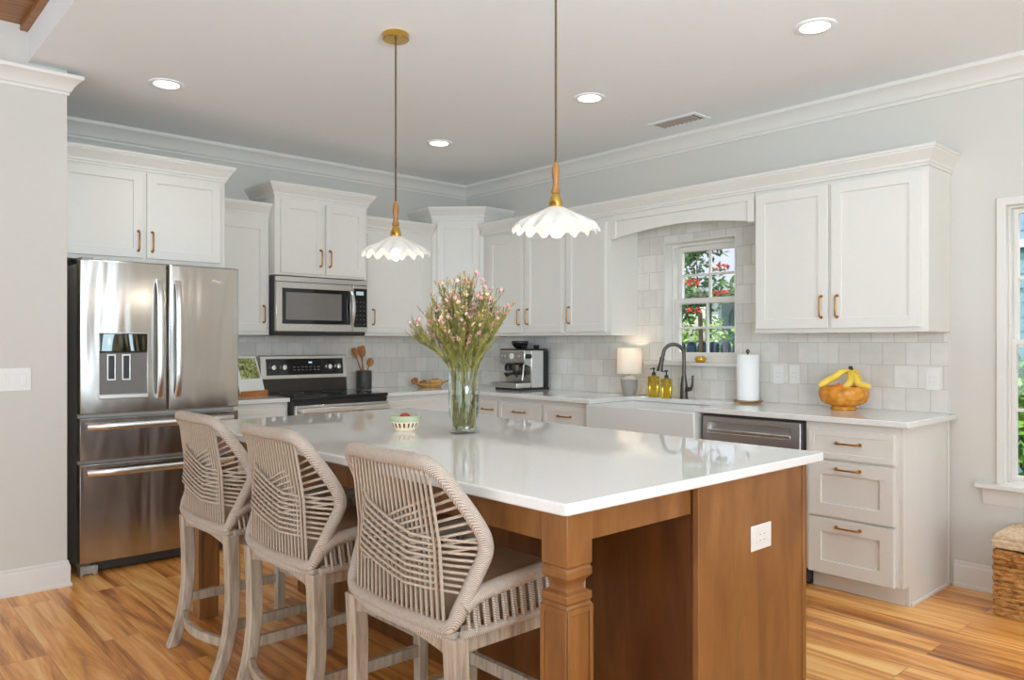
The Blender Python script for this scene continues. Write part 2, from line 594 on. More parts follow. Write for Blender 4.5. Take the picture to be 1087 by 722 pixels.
# windows in the right wall: (y0, y1, z0, z1)
W1 = (2.777, 3.362, 1.16, 2.01)
W2 = (0.345, 1.235, 0.57, 2.0)
w = MB()
WT = .17
ys = [Y0, W2[0], W2[1], W1[0], W1[1], YB + .15]
w.box(XR, XR + WT, ys[0], ys[1], 0, ZC)
w.box(XR, XR + WT, ys[1], ys[2], 0, W2[2]); w.box(XR, XR + WT, ys[1], ys[2], W2[3], ZC)
w.box(XR, XR + WT, ys[2], ys[3], 0, ZC)
w.box(XR, XR + WT, ys[3], ys[4], 0, W1[2]); w.box(XR, XR + WT, ys[3], ys[4], W1[3], ZC)
w.box(XR, XR + WT, ys[4], ys[5], 0, ZC)
struct('wall_right', w, M['wall'])
struct('wall_back', MB().box(X0 - .15, XR, YB, YB + .15, 0, TZ), M['wall'])
struct('wall_left', MB().box(X0 - .15, 1.0, 4.64, YB, 0, TZ), M['wall'])
struct('wall_far_left', MB().box(X0 - .15, X0, Y0 - .15, 4.64, 0, TZ), M['wall'])
struct('wall_front', MB().box(X0, XR + .15, Y0 - .15, Y0, 0, TZ), M['wall'])
# crown moulding of the room
CR = [(0, -.115), (.010, -.115), (.012, -.100), (.022, -.092), (.030, -.070), (.052, -.040), (.070, -.026), (.076, -.022), (.080, -.012), (.080, 0), (0, 0)]
struct('trim_2', MB().sweep(CR, [(XR, Y0), (XR, YB), (1.0, YB)], ZC), M['trim'], smooth=25)
struct('trim_3', MB().sweep([(o * .86, z * .86) for o, z in CR], [(1.0, YB), (1.0, 4.64), (X0, 4.64)], ZC - .034), M['trim'], smooth=25)
BB = [(0, 0), (.022, 0), (.022, .012), (.014, .02), (.014, .105), (.012, .112), (.008, .118), (.008, .128), (.004, .135), (0, .135)]
struct('baseboard_right', MB().sweep(BB, [(XR, Y0), (XR, 1.47)], 0), M['trim'], smooth=25)
struct('baseboard_left', MB().sweep(BB, [(1.0, YB), (1.0, 4.64), (X0, 4.64)], 0), M['trim'], smooth=25)

# tiled backsplash: thin tiled skins on the two walls
tb = MB().box(2.0, XR - .012, YB - .011, YB, .914, 1.3495)
o = part('tile_backsplash', tb, M['tile_b']); tag(o, 'white glazed square tiles on the wall behind the range', 'backsplash', kind='structure')
tr = MB()
for a, b, c, d in ((1.50, 2.469, .914, 1.3495), (2.469, W1[0], .914, 2.2), (W1[0], W1[1], .914, W1[2]), (W1[0], W1[1], W1[3], 2.2), (W1[1], 3.601, .914, 2.2), (3.601, YB, .914, 1.3495)):
    tr.box(XR - .011, XR, a, b, c, d)
o = part('tile_backsplash', tr, M['tile_r']); tag(o, 'white glazed square tiles around the sink window', 'backsplash', kind='structure')

# window over the sink: reveal, frame, two sashes with muntins
def sash_window(name, W, x, cols, liner, t=.03, s=.034):
    y0, y1, z0, z1 = W
    fr = MB()
    if liner:     # white reveal around the opening
        fr.frame(y0, y1, z0, z1, .012, .012, XR - .02, XR + WT)
        fr.frame(y0 + .0121, y1 - .0121, z0 + .0121, z1 - .0121, t - .0121, t - .0121, x - .03, x + .05)
    else:
        fr.frame(y0, y1, z0, z1, t, t, x - .03, x + .05)
    wroot = struct(name, fr, M['trim'], bevel=.002)
    zm = (z0 + z1) / 2 + .005
    for k, (a, b, xo) in enumerate(((zm - .02, z1 - t, .02), (z0 + t, zm + .02, -.012))):
        sm = MB()
        u0, u1 = y0 + t, y1 - t
        sm.frame(u0, u1, a, b, s, s + .003, x + xo, x + xo + .03)
        zc = (a + b) / 2
        sm.box(x + xo + .004, x + xo + .024, u0 + .01, u1 - .01, zc - .008, zc + .008)
        for c in range(1, cols):
            yc = u0 + (u1 - u0) * c / cols
            sm.box(x + xo + .0045, x + xo + .0235, yc - .008, yc + .008, a + .01, b - .01)
        so = part('sash', sm, M['trim'], wroot, bevel=.0015)
        part('pane', MB().box(x + xo + .012, x + xo + .016, u0 + .01, u1 - .01, a + .01, b - .01), M['pane'], so)
    return wroot
sash_window('window_1', W1, 4.615, 2, True)
wr2 = sash_window('window_2', W2, 4.58, 2, False, .016, .022)
cs = MB()
y0, y1, z0, z1 = W2
cs.frame(y0 - .035, y1 + .035, z0 - .03, z1 + .035, .04, .04, XR - .018, XR - .0005)
cs.frame(y0 + .0005, y1 - .0005, z0 + .0005, z1 - .0005, .006, .006, XR - .010, 4.549)
part('casing', cs, M['trim'], wr2, bevel=.003)
sl = MB().box(XR - .06, XR + .1, y0 - .10, y1 + .125, z0 - .028, z0 - .001)
part('sill', sl, M['trim'], wr2, bevel=.006)
part('apron', MB().prism([(0, 0), (.02, 0), (.012, -.055), (.004, -.085), (0, -.085)], y0 - .07, y1 + .10, lambda a, b, t: (XR - a, t, z0 - .03 + b)), M['trim'], wr2, bevel=.002)
# ledge under the sink window
o = part('trim_4', MB().box(XR - .075, XR + .09, W1[0] - .09, W1[1] + .13, 1.135, 1.158), M['trim'], bevel=.004); o['kind'] = 'structure'

# ------------------------------------------------------------------ cabinets
def handle_mesh(L=.118, vert=True):
    """arched bar pull with round feet, along u (or z), sticking out along d"""
    mb = MB()
    h = L / 2
    prof = [(-h, 0), (-h, .016), (-h + .004, .024), (-h + .012, .028)] + [(h - .012, .028), (h - .004, .024), (h, .016), (h, 0)]
    pts = [((0, d, a) if vert else (a, d, 0)) for a, d in prof]
    mb.tube(pts, .0048, 10)
    for e in (-h, h):
        fn = (lambda x, y, z, e=e: (x, z, e + y)) if vert else (lambda x, y, z, e=e: (e + x, z, y))
        mb.lathe([(.009, 0), (.009, .003), (.0065, .006), (.005, .010)], n=12, fn=fn)
    return mb
def add_handle(door, fn, u, d, z, vert, L=.118):
    mb = handle_mesh(L, vert)
    for v in mb.bm.verts:
        x, y, q = v.co
        v.co = fn(u + x, d + y, z + q)
    return part('handle', mb, M['brass'], door, smooth=50, world=True, label='curved brass bar handle')

def upper_cabinet(label, fn, u0, u1, z0, z1, depth, doors, hz, crown=None, loc=None):
    """doors: (u0, u1, z0, z1, handle_u)"""
    t = thing('wall_cabinet', label, 'cabinet', loc)
    part('body', MB().box(u0, u1, -depth + .001, 0, z0, z1, fn), M['cab'], t, bevel=.002, world=True)
    for a, b, c, d, hu in doors:
        dr = part('door', MB().shaker(fn, a, b, c, d, .02), M['cab'], t, smooth=20, world=True)
        if hu is not None: add_handle(dr, fn, hu, .02, hz, True)
    if crown:
        mb = MB()
        mb.sweep(CC, crown[0], crown[1])
        part('crown_moulding', mb, M['cab'], t, smooth=25, world=True)
    return t
CC = [(0, 0), (.008, 0), (.010, .012), (.016, .016), (.018, .028), (.030, .044), (.048, .066), (.056, .074), (.056, .080), (.062, .084), (.062, .098), (0, .098)]
CC = [(o * .88, z) for o, z in CC]
yu = YB - .31
B = FB(yu)
upper_cabinet('white two-door cabinet above the stainless refrigerator', FB(5.02), 1.003, 2.0, 1.785, 2.36, YB - 5.02,
              [(1.03, 1.492, 1.81, 2.335, 1.462), (1.512, 1.965, 1.81, 2.335, 1.542)], 1.913, ([(2.0, YB), (2.0, 5.02), (1.003, 5.02)], 2.345), (1.5, 5.3, 1.785))
upper_cabinet('narrow white single-door cabinet between refrigerator and microwave', B, 2.002, 2.443, 1.35, 2.21, .31,
              [(2.03, 2.425, 1.375, 2.165, 2.394)], 1.50, ([(2.443, yu), (2.002, yu)], 2.198), (2.22, 5.5, 1.35))
upper_cabinet('white two-door cabinet mounted above the microwave', FB(5.233), 2.445, 3.203, 1.784, 2.36, YB - 5.233,
              [(2.485, 2.822, 1.80, 2.325, 2.795), (2.844, 3.175, 1.80, 2.325, 2.872)], 1.922, ([(3.203, YB), (3.203, 5.233), (2.445, 5.233), (2.445, YB)], 2.345), (2.82, 5.4, 1.784))
upper_cabinet('white single-door cabinet right of the microwave', B, 3.205, 3.897, 1.35, 2.21, .31,
              [(3.25, 3.84, 1.375, 2.165, 3.304)], 1.50, ([(3.897, yu), (3.205, yu)], 2.198), (3.5, 5.5, 1.35))
# diagonal corner cabinet
pa, pb = Vector((3.899, yu)), Vector((4.21, 5.012))
dv = (pb - pa); DL = dv.length; dv.normalize()
nv = Vector((-dv.y, dv.x));  nv = nv if nv.x < 0 else -nv
DG = lambda u, d, z: (pa.x + dv.x * u + nv.x * d, pa.y + dv.y * u + nv.y * d, z)
t = thing('corner_cabinet', 'tall white diagonal cabinet in the corner of the room', 'cabinet', (4.2, 5.3, 1.35))
part('body', MB().prism([(pa.x, YB - .003), (pa.x, pa.y), (pb.x, pb.y), (XR - .003, pb.y), (XR - .003, YB - .003)], 1.35, 2.36, lambda a, b, z: (a, b, z)), M['cab'], t, bevel=.002, world=True)
dr = part('door', MB().shaker(DG, .045, DL - .035, 1.375, 2.325), M['cab'], t, smooth=20, world=True)
add_handle(dr, DG, DL - .07, .02, 1.50, True)
part('crown_moulding', MB().sweep(CC, [(XR - .003, pb.y), (pb.x, pb.y), (pa.x, pa.y), (pa.x, YB - .003)], 2.345), M['cab'], t, smooth=25, world=True)
# right-wall uppers
xu = XR - .31
Rf = FR(xu)
upper_cabinet('white two-door cabinet between the corner cabinet and single-door cabinet', Rf, 4.052, 5.010, 1.35, 2.21, .31,
              [(4.512, 4.932, 1.375, 2.165, 4.545), (4.075, 4.480, 1.375, 2.165, 4.447)], 1.50, None, (4.36, 4.5, 1.35))
upper_cabinet('white single-door cabinet left of the arched window surround', Rf, 3.602, 4.050, 1.35, 2.21, .31,
              [(3.640, 4.032, 1.375, 2.165, 3.995)], 1.50, None, (4.36, 3.82, 1.35))
upper_cabinet('large white two-door cabinet above the fruit bowl', Rf, 1.49, 2.468, 1.35, 2.21, .31,
              [(2.009, 2.453, 1.375, 2.178, 2.045), (1.523, 1.992, 1.375, 2.178, 1.955)], 1.495, None, (4.36, 1.98, 1.35))
# arched valance over the window
t = thing('arched_valance', 'white arched valance board spanning over the sink window', 'valance', (4.2, 3.04, 2.0))
def arch_z(y):
    k = (y - 3.035) / .52
    return 2.078 - .045 * k * k if abs(k) < 1 else 2.033
ya, yb2 = 2.470, 3.600
N = 24
v = MB()
low, top = [], []
yy = [ya + (yb2 - ya) * k / N for k in range(N + 1)]
pts = [(y, arch_z(y)) for y in yy] + [(yb2, 2.165), (ya, 2.165)]
v.prism(pts, 0, .018, lambda a, b, d: (xu + .020 - d, a, b))
part('arch_board', v, M['cab'], t, bevel=.0015, world=True)
fr = MB()
fr.box(ya, yb2, -.02, .0115, 2.155, 2.1975, Rf)
fr.box(ya, ya + .045, -.02, .010, 2.025, 2.156, Rf); fr.box(yb2 - .045, yb2, -.02, .010, 2.025, 2.156, Rf)
part('face_frame', fr, M['cab'], t, bevel=.0015, world=True)
# one crown runs over all right-wall cabinets
o = part('cabinet_crown', MB().sweep(CC, [(XR, 1.49), (xu - .012, 1.49), (xu - .012, 5.012)], 2.198), M['cab'], smooth=25)
recenter(tag(o, 'long white crown moulding capping the cabinets along the window wall', 'moulding'))
# flat face rail tying the fronts just below the crown
# ------------------------------------------------------------------ base cabinets
xf = 3.90
Rb = FR(xf)
yf = YB - .62
Bb = FB(yf)
def base_cabinet(name, label, fn, u0, u1, depth, fronts, loc, toe=True, cat='cabinet', u_end=None):
    t = thing(name, label, cat, loc)
    b = MB()
    b.box(u0, u1, -depth + .002, 0, .10, .883, fn)
    b.box(u0, u1, -depth + .002, -.075, 0, .1005, fn)
    part('body', b, M['cab'], t, bevel=.0015, world=True)
    for kind, a, c, z0, z1, hu in fronts:
        if kind == 'slab':
            dr = part('drawer', MB().shaker(fn, a, c, z0, z1, .02, .03, .004), M['cab'], t, smooth=20, world=True)
        else:
            dr = part(kind, MB().shaker(fn, a, c, z0, z1, .02, .066, .012), M['cab'], t, smooth=20, world=True)
        if hu is not None:
            hz = (z0 + z1) / 2 + .01 if kind == 'slab' else (z1 - .035 if kind == 'drawer' else z1 - .12)
            add_handle(dr, fn, hu, .02, hz, kind != 'door', .12) if kind == 'door' else add_handle(dr, fn, hu, .02, hz, False, .12)
    return t
t = base_cabinet('drawer_cabinet', 'white three-drawer base cabinet at the counter\'s end below the fruit bowl', Rb, 1.513, 1.985, XR - xf,
             [('slab', 1.532, 1.965, .695, .845, 1.755), ('drawer', 1.532, 1.965, .397, .682, 1.755), ('drawer', 1.532, 1.965, .099, .385, 1.755)], (4.2, 1.74, 0))
ep = MB().prism([(xf, .884), (xf, .10), (xf + .075, .10), (xf + .075, 0), (XR - .003, 0), (XR - .003, .884)], 1.494, 1.5125, lambda a, b, y: (a, y, b))
part('end_panel', ep, M['cab'], t, bevel=.0015, world=True)
sm = MB().box(xf + .09, XR - .03, 1.482, 1.4935, 0, .018)
sm.box(4.478, 4.49, 1.485, 1.4935, .018, .88)
part('shoe_moulding', sm, M['cab'], t, bevel=.003, world=True)
base_cabinet('base_cabinet', 'white base cabinet under the farmhouse sink', Rb, 2.632, 3.515, XR - xf - .02,
             [('door', 2.65, 3.065, .115, .66, None), ('door', 3.08, 3.495, .115, .66, None)], (4.2, 3.07, 0))
# cut back the sink base so the basin has room: body stops below the apron
for ch in [c for c in bpy.data.objects if c.name.startswith('base_cabinet')][0].children:
    if ch.name.startswith('body'):
        for vtx in ch.data.vertices:
            if vtx.co.z > .5: vtx.co.z = .672
base_cabinet('base_cabinet', 'white base cabinet with brass-handled drawer just left of the sink', Rb, 3.517, 3.968, XR - xf,
             [('slab', 3.535, 3.957, .695, .845, 3.745), ('door', 3.535, 3.957, .115, .68, 3.60)], (4.2, 3.74, 0))
base_cabinet('base_cabinet', 'white base cabinet with brass-handled drawer below the espresso machine', Rb, 3.970, 4.455, XR - xf,
             [('slab', 3.982, 4.442, .695, .845, 4.21), ('door', 3.982, 4.442, .115, .68, 4.04)], (4.2, 4.21, 0))
base_cabinet('corner_base_cabinet', 'white base cabinet in the room corner behind the flower vase', Rb, 4.457, YB - .003, XR - xf,
             [('slab', 4.47, 4.93, .695, .845, 4.575), ('door', 4.47, 4.93, .115, .68, 4.52)], (4.2, 5.0, 0))
base_cabinet('base_cabinet', 'white base cabinet right of the black range', Bb, 3.21, 3.896, YB - yf,
             [('slab', 3.235, 3.86, .695, .845, None), ('door', 3.235, 3.54, .115, .68, None), ('door', 3.555, 3.86, .115, .68, None)], (3.55, 5.3, 0))
base_cabinet('base_cabinet', 'narrow white base cabinet between refrigerator and range', Bb, 2.003, 2.436, YB - yf,
             [('slab', 2.025, 2.415, .695, .845, None), ('door', 2.025, 2.415, .115, .68, None)], (2.22, 5.3, 0))

# ------------------------------------------------------------------ countertops
CT0, CT1 = .884, .914
xc = 3.855; ycf = 4.975
o = part('countertop', MB().box(2.002, 2.438, ycf, YB - .012, CT0, CT1), M['quartz'], bevel=.004)
recenter(tag(o, 'short white quartz countertop between refrigerator and range', 'countertop'))
SK = (2.645, 3.503)       # sink y range
lc = MB()
lc.prism([(3.208, ycf), (xc, ycf), (xc, SK[1] - .02), (4.33, SK[1] - .02), (4.33, SK[0] + .02), (xc, SK[0] + .02), (xc, 1.455), (XR - .012, 1.455), (XR - .012, YB - .012), (3.208, YB - .012)], CT0, CT1, lambda a, b, z: (a, b, z))
o = part('countertop', lc, M['quartz'], bevel=.004)
recenter(tag(o, 'long L-shaped white quartz countertop around the sink', 'countertop'))

# farmhouse sink
t = thing('farmhouse_sink', 'white fireclay farmhouse sink with plain apron front below the window', 'sink', (4.1, 3.07, .68))
sk = MB()
x0s, x1s, y0s, y1s, zt, zb = 3.835, 4.36, SK[0], SK[1], .8835, .675
th = .022
rect = lambda a, b, c, d, z: [(a, c, z), (b, c, z), (b, d, z), (a, d, z)]
sk.rings([rect(x0s, x1s, y0s, y1s, zb), rect(x0s, x1s, y0s, y1s, zt), rect(x0s + th, x1s - th, y0s + th, y1s - th, zt), rect(x0s + th + .015, x1s - th - .015, y0s + th + .015, y1s - th - .015, zb + .03)])
part('basin', sk, M['porcelain'], t, bevel=.009, seg=3, world=True)
part('drain', MB().lathe([(.04, 0), (.04, .003), (.03, .003), (.028, .001)], (4.1, 3.07, zb + .03), 24), M['dark_metal'], t, smooth=40, world=True)

# ------------------------------------------------------------------ dishwasher
t = thing('dishwasher', 'stainless dishwasher with recessed pocket handle beside the sink', 'dishwasher', (4.2, 2.31, 0))
part('body', MB().box(1.99, 2.626, -.6, -.004, .02, .880, Rb), M['charcoal'], t, world=True)
dw = MB()
a, b = 2.003, 2.606
d1, d0 = .032, 0
o_ = [(a, .10), (b, .10), (b, .866), (a, .866)]
pk = [(a + .055, .775), (b - .035, .775), (b - .035, .835), (a + .055, .835)]
pin = [(p, z + (.012 if z < .8 else 0)) for p, z in pk]
dw.rings([[Rb(u, d0, z) for u, z in o_], [Rb(u, d1, z) for u, z in o_], [Rb(u, d1, z) for u, z in pk], [Rb(u, d1 - .026, z) for u, z in pin]])
part('door', dw, steel('dishwasher_steel', srgb(206, 203, 198), .38, 0), t, bevel=.003, world=True)
part('pocket_handle', MB().box(a + .056, b - .036, d1 - .012, d1 + .004, .776, .794, Rb), M['steel_light'], t, bevel=.003, world=True)
part('toe_panel', MB().box(1.995, 2.62, -.08, -.06, .0, .099, Rb), M['charcoal'], t, world=True)

# ------------------------------------------------------------------ refrigerator
t = thing('refrigerator', 'stainless steel french-door refrigerator with water dispenser and two drawers', 'refrigerator', (1.53, 5.2, 0))
F0 = FB(4.82)
part('body', MB().box(1.088, 1.978, -.70, 0, .035, 1.735, F0), M['grey_body'], t, bevel=.004, world=True)
def fdoor(u0, u1, z0, z1, hole=None, bow=.012):
    mb = MB()
    n = 10
    T = .068
    rr = []
    for k in range(n + 1):
        s_ = k / n
        u = u0 + (u1 - u0) * s_
        dd = T + bow * 4 * s_ * (1 - s_) * .5
        rr.append((u, dd))
    pts = [(u0, .002)] + rr + [(u1, .002)]
    mb.prism(pts, z0, z1, lambda a_, d_, z: F0(a_, d_, z))
    return mb
fd = part('door', fdoor(1.085, 1.546, .894, 1.757), M['steel'], t, bevel=.006, world=True)
fd2 = part('door', fdoor(1.558, 1.980, .894, 1.757), M['steel'], t, bevel=.006, world=True)
dA = part('drawer', fdoor(1.085, 1.980, .635, .873, bow=.006), M['steel'], t, bevel=.005, world=True)
dB = part('drawer', fdoor(1.085, 1.980, .066, .615, bow=.006), M['steel'], t, bevel=.005, world=True)
def fbar(pts, r=.011):
    mb = MB()
    P = smooth_path(pts, 6)
    rr = []
    return mb
def flat_handle_v(u, zt, zb, lean):
    mb = MB()
    n = 14
    rr = []
    for k in range(n + 1):
        s_ = k / n
        z = zt + (zb - zt) * s_
        d = .078 + .045 * (1 - (2 * s_ - 1) ** 4) ** .8 * .75 + .008
        uu = u + lean * math.sin(PI * s_)
        rr.append([F0(uu + x, d + y, z) for x, y in ((-.016, -.008), (.016, -.008), (.016, .004), (.010, .009), (-.010, .009), (-.016, .004))])
    mb.rings(rr)
    for z in (zt - .01, zb + .01):
        mb.box(u - .014, u + .014, .06, .09, z - .012, z + .012, F0)
    return mb
part('handle', flat_handle_v(1.500, 1.665, .972, 0), M['steel_light'], fd, smooth=40, world=True)
part('handle', flat_handle_v(1.604, 1.665, .972, 0), M['steel_light'], fd2, smooth=40, world=True)
def flat_handle_h(z, u0, u1):
    mb = MB()
    n = 14
    rr = []
    for k in range(n + 1):
        s_ = k / n
        u = u0 + (u1 - u0) * s_
        d = .07 + .042 * (1 - (2 * s_ - 1) ** 6) + .008
        rr.append([F0(u, d + y, z + x) for x, y in ((-.018, -.008), (.018, -.008), (.018, .004), (.010, .009), (-.010, .009), (-.018, .004))])
    mb.rings(rr)
    for u in (u0 + .012, u1 - .012):
        mb.box(u - .012, u + .012, .06, .085, z - .014, z + .014, F0)
    return mb
part('handle', flat_handle_h(.826, 1.120, 1.945), M['steel_light'], dA, smooth=40, world=True)
part('handle', flat_handle_h(.570, 1.120, 1.945), M['steel_light'], dB, smooth=40, world=True)
# dispenser: glossy control panel above a recessed alcove with two paddles
T = .076
dp = MB()
u0, u1 = 1.176, 1.440
al = [(u0, .975), (u1, .975), (u1, 1.352), (u0, 1.352)]
al2 = [(u0 + .006, .981), (u1 - .006, .981), (u1 - .006, 1.346), (u0 + .006, 1.346)]
dp.rings([[F0(u, T - .02, z) for u, z in al], [F0(u, T + .004, z) for u, z in al], [F0(u, T + .004, z) for u, z in al2], [F0(u, T + .0006, z) for u, z in al2]])
dsp = part('dispenser', dp, M['steel_flat'], fd, bevel=.001, world=True)
part('alcove', MB().box(u0 + .007, u1 - .007, T + .001, T + .003, .995, 1.24, F0), plain('alcove_grey', srgb(112, 108, 103), .35), dsp, world=True)
cp = MB().prism([(T + .002, 1.235), (T + .014, 1.245), (T + .012, 1.345), (T + .002, 1.345)], u0 + .006, u1 - .006, lambda d, z, u: F0(u, d, z))
part('control_panel', cp, steel('polished_dark_glass', srgb(120, 128, 128), .05, .5), dsp, bevel=.002, world=True)
for pu in (1.242, 1.320):
    mb = MB()
    mb.rings([[F0(u, d, z) for u, z in ((pu - w_, 1.085 - e), (pu + w_, 1.085 - e), (pu + w_, 1.225 + e), (pu - w_, 1.225 + e))] for w_, e, d in ((.022, .003, T + .002), (.022, .003, T + .012), (.016, -.004, T + .012), (.016, -.004, T + .004))])
    pd = part('paddle', mb, M['steel_light'], dsp, bevel=.001, world=True)
    part('paddle_pad', MB().box(pu - .015, pu + .015, T + .0045, T + .009, 1.09, 1.22, F0), M['charcoal'], pd, world=True)
part('drip_ledge', MB().box(u0 + .004, u1 - .004, T + .001, T + .022, .978, 1.003, F0), M['steel_light'], dsp, bevel=.004, world=True)
lg = MB()
for k, (du, dz) in enumerate(((0, 0), (.008, .002), (.017, -.001), (.026, -.004), (.036, -.009), (.046, -.006))):
    lg.box(1.815 + du, 1.820 + du, T + .003, T + .006, 1.668 + dz, 1.677 + dz + (.004 if k in (0, 4) else 0), F0)
part('maker_badge', lg, M['steel_light'], fd2, world=True, label='tiny raised silver maker mark')
hg = MB().box(1.10, 1.16, -.05, .05, 1.745, 1.772, F0); hg.box(1.90, 1.965, -.05, .05, 1.745, 1.762, F0)
part('hinge_cover', hg, M['grey_body'], t, bevel=.003, world=True)
part('toe_grille', MB().box(1.15, 1.978, -.04, .03, .012, .062, F0), M['charcoal'], t, bevel=.002, world=True)
ft = MB().prism([(1.088, 0), (1.10, 0), (1.105, .010), (1.15, .010), (1.155, 0), (1.175, 0), (1.178, .05), (1.088, .055)], .0, .072, lambda a_, z, d: F0(a_, d, z))
part('foot', ft, M['grey_body'], t, bevel=.003, world=True)

# ------------------------------------------------------------------ microwave
t = thing('microwave', 'stainless over-the-range microwave with black window below white cabinet', 'microwave', (2.82, 5.4, 1.36))
G0 = FB(5.25)
part('body', MB().box(2.447, 3.201, -.37, 0, 1.358, 1.778, G0), M['charcoal'], t, bevel=.003, world=True)
dr = MB()
a, b, z0, z1 = 2.450, 3.066, 1.378, 1.735
op = [(a + .045, 1.432), (b - .016, 1.432), (b - .016, 1.690), (a + .045, 1.690)]
dr.rings([[G0(u, .0, z) for u, z in ((a, z0), (b, z0), (b, z1), (a, z1))], [G0(u, .032, z) for u, z in ((a, z0), (b, z0), (b, z1), (a, z1))], [G0(u, .032, z) for u, z in op], [G0(u, .024, z) for u, z in op]])
md = part('door', dr, M['steel_flat'], t, bevel=.002, world=True)
part('door_glass', MB().box(a + .044, b - .015, .0245, .0275, 1.431, 1.691, G0), M['black_glass'], md, world=True)
part('viewing_window', MB().box(a + .075, b - .09, .0276, .0286, 1.462, 1.662, G0), plain('microwave_mesh_glass', srgb(118, 114, 109), .1), md, world=True, label='grey reflective inner window')
mb = MB()
rr = []
for k in range(13):
    s_ = k / 12
    z = 1.425 + .265 * s_
    d = .03 + .036 * math.sin(PI * s_) ** .7
    rr.append([G0(3.060 + x, d + y, z) for x, y in ((-.014, -.004), (.014, -.004), (.012, .007), (0, .011), (-.012, .007))])
mb.rings(rr)
part('handle', mb, M['steel_light'], md, smooth=40, world=True)
tp = MB().box(2.450, 3.199, 0, .030, 1.737, 1.776, G0)
part('top_vent_strip', tp, M['steel_flat'], t, bevel=.003, world=True)
pf = MB().box(3.069, 3.199, 0, .031, 1.378, 1.735, G0)
pn = part('control_panel', pf, M['steel_flat'], t, bevel=.002, world=True)
part('keypad', MB().box(3.082, 3.196, .0312, .0335, 1.415, 1.712, G0), M['black_glass'], pn, bevel=.001, world=True)
ky = MB()
for i in range(3):
    for j in range(6):
        ky.box(3.098 + i * .033, 3.111 + i * .033, .0334, .0342, 1.434 + j * .034, 1.442 + j * .034, G0)
part('key_markings', ky, plain('key_grey', srgb(84, 84, 86), .4), pn, world=True)
part('clock_display', MB().box(3.10, 3.165, .0334, .0342, 1.662, 1.690, G0), emit('clock_glow', srgb(170, 190, 196), .35), pn, world=True)
part('bottom_grille', MB().box(2.46, 3.19, -.34, .01, 1.350, 1.3575, G0), M['black'], t, world=True)

# ------------------------------------------------------------------ range
t = thing('range', 'stainless electric range with black glass cooktop and rear control panel', 'range', (2.82, 5.25, 0))
H0 = FB(4.95)
part('body', MB().box(2.443, 3.201, -.655, -.002, .02, .895, H0), M['charcoal'], t, bevel=.003, world=True)
part('cooktop', MB().box(2.441, 3.203, -.60, .022, .896, .921, H0), M['black_glass'], t, bevel=.006, world=True)
br = MB()
for (u, d, r) in ((2.64, -.12, .115), (3.00, -.12, .095), (2.64, -.41, .085), (3.00, -.41, .1)):
    br.rings([[H0(u + q * math.cos(2 * PI * k / 32), d + q * math.sin(2 * PI * k / 32), .9212 + e) for k in range(32)] for q, e in ((r, 0), (r, .0003), (r - .004, .0003), (r - .004, 0))], cap=False, loop=True)
part('burner_ring', br, plain('burner_grey', srgb(92, 92, 92), .3), t, world=True)
rd = part('oven_door', MB().box(2.448, 3.197, 0, .035, .20, .86, H0), M['steel_flat'], t, bevel=.004, world=True)
part('oven_glass', MB().box(2.50, 3.15, .0352, .039, .33, .74, H0), M['black_glass'], rd, bevel=.002, world=True)
part('vent_gap', MB().box(2.448, 3.197, -.001, .012, .862, .894, H0), M['black'], t, world=True)
hb = MB().box(2.470, 3.182, .062, .088, .806, .842, H0)
hb.box(2.475, 2.505, .034, .064, .811, .837, H0).box(3.147, 3.177, .034, .064, .811, .837, H0)
part('handle', hb, M['steel_light'], rd, bevel=.006, world=True)
part('drawer', MB().box(2.448, 3.197, 0, .03, .04, .19, H0), M['steel_flat'], t, bevel=.003, world=True)
bgp = [(-.562, .921), (-.568, 1.03), (-.588, 1.195), (-.62, 1.20), (-.655, 1.19), (-.655, .90), (-.60, .90)]
bg_ = part('backguard', MB().prism(bgp, 2.470, 3.228 - .03, lambda d, z, u: H0(u, d, z)), M['steel_flat'], t, bevel=.003, world=True)
def tilt(u, z, out): # on the tilted upper face of the backguard
    k = (z - 1.03) / (1.195 - 1.03)
    return H0(u, -.568 - .020 * k + out, z)
part('lower_band', MB().prism([(-.5605, .922), (-.566, 1.022), (-.562, 1.022), (-.557, .922)], 2.485, 3.185, lambda d, z, u: H0(u, d, z)), plain('dark_steel_band', srgb(74, 71, 69), .25, 1.0), bg_, world=True)
pp = MB()
for zz in (0,):
    q = [(2.515, 1.048), (3.160, 1.048), (3.160, 1.172), (2.515, 1.172)]
    pp.rings([[tilt(u, z, o_) for u, z in q] for o_ in (0, .004)])
part('display_panel', pp, M['black_glass'], bg_, world=True)
for ku in (2.560, 2.648, 3.030, 3.108):
    kb = MB()
    kb.lathe([(.026, 0), (.026, .006), (.021, .010), (.020, .026), (.017, .030)], n=20, fn=lambda x, y, z: (x, -z, y), c=tilt(ku, 1.108, .004))
    kb.box(-.0035, .0035, -.036, -.028, -.018, .018, lambda x, y, z, ku=ku: tuple(Vector(tilt(ku, 1.108, .004)) + Vector((x, y, z))))
    part('knob', kb, M['steel_light'], t, smooth=35, world=True)
mk = MB()
for i in range(7):
    for j in range(2):
        mk.rings([[tilt(2.73 + i * .034 + e, 1.083 + j * .022 + f, o_) for e, f in ((0, 0), (.018, 0), (.018, .005), (0, .005))] for o_ in (.004, .0046)])
part('panel_markings', mk, plain('panel_print', srgb(140, 140, 140), .5), bg_, world=True)
mk = MB()
mk.rings([[tilt(2.86 + e, 1.135 + f, o_) for e, f in ((0, 0), (.03, 0), (.03, .014), (0, .014))] for o_ in (.004, .0046)])
part('clock_display', mk, emit('range_clock', srgb(150, 200, 220), .8), bg_, world=True)

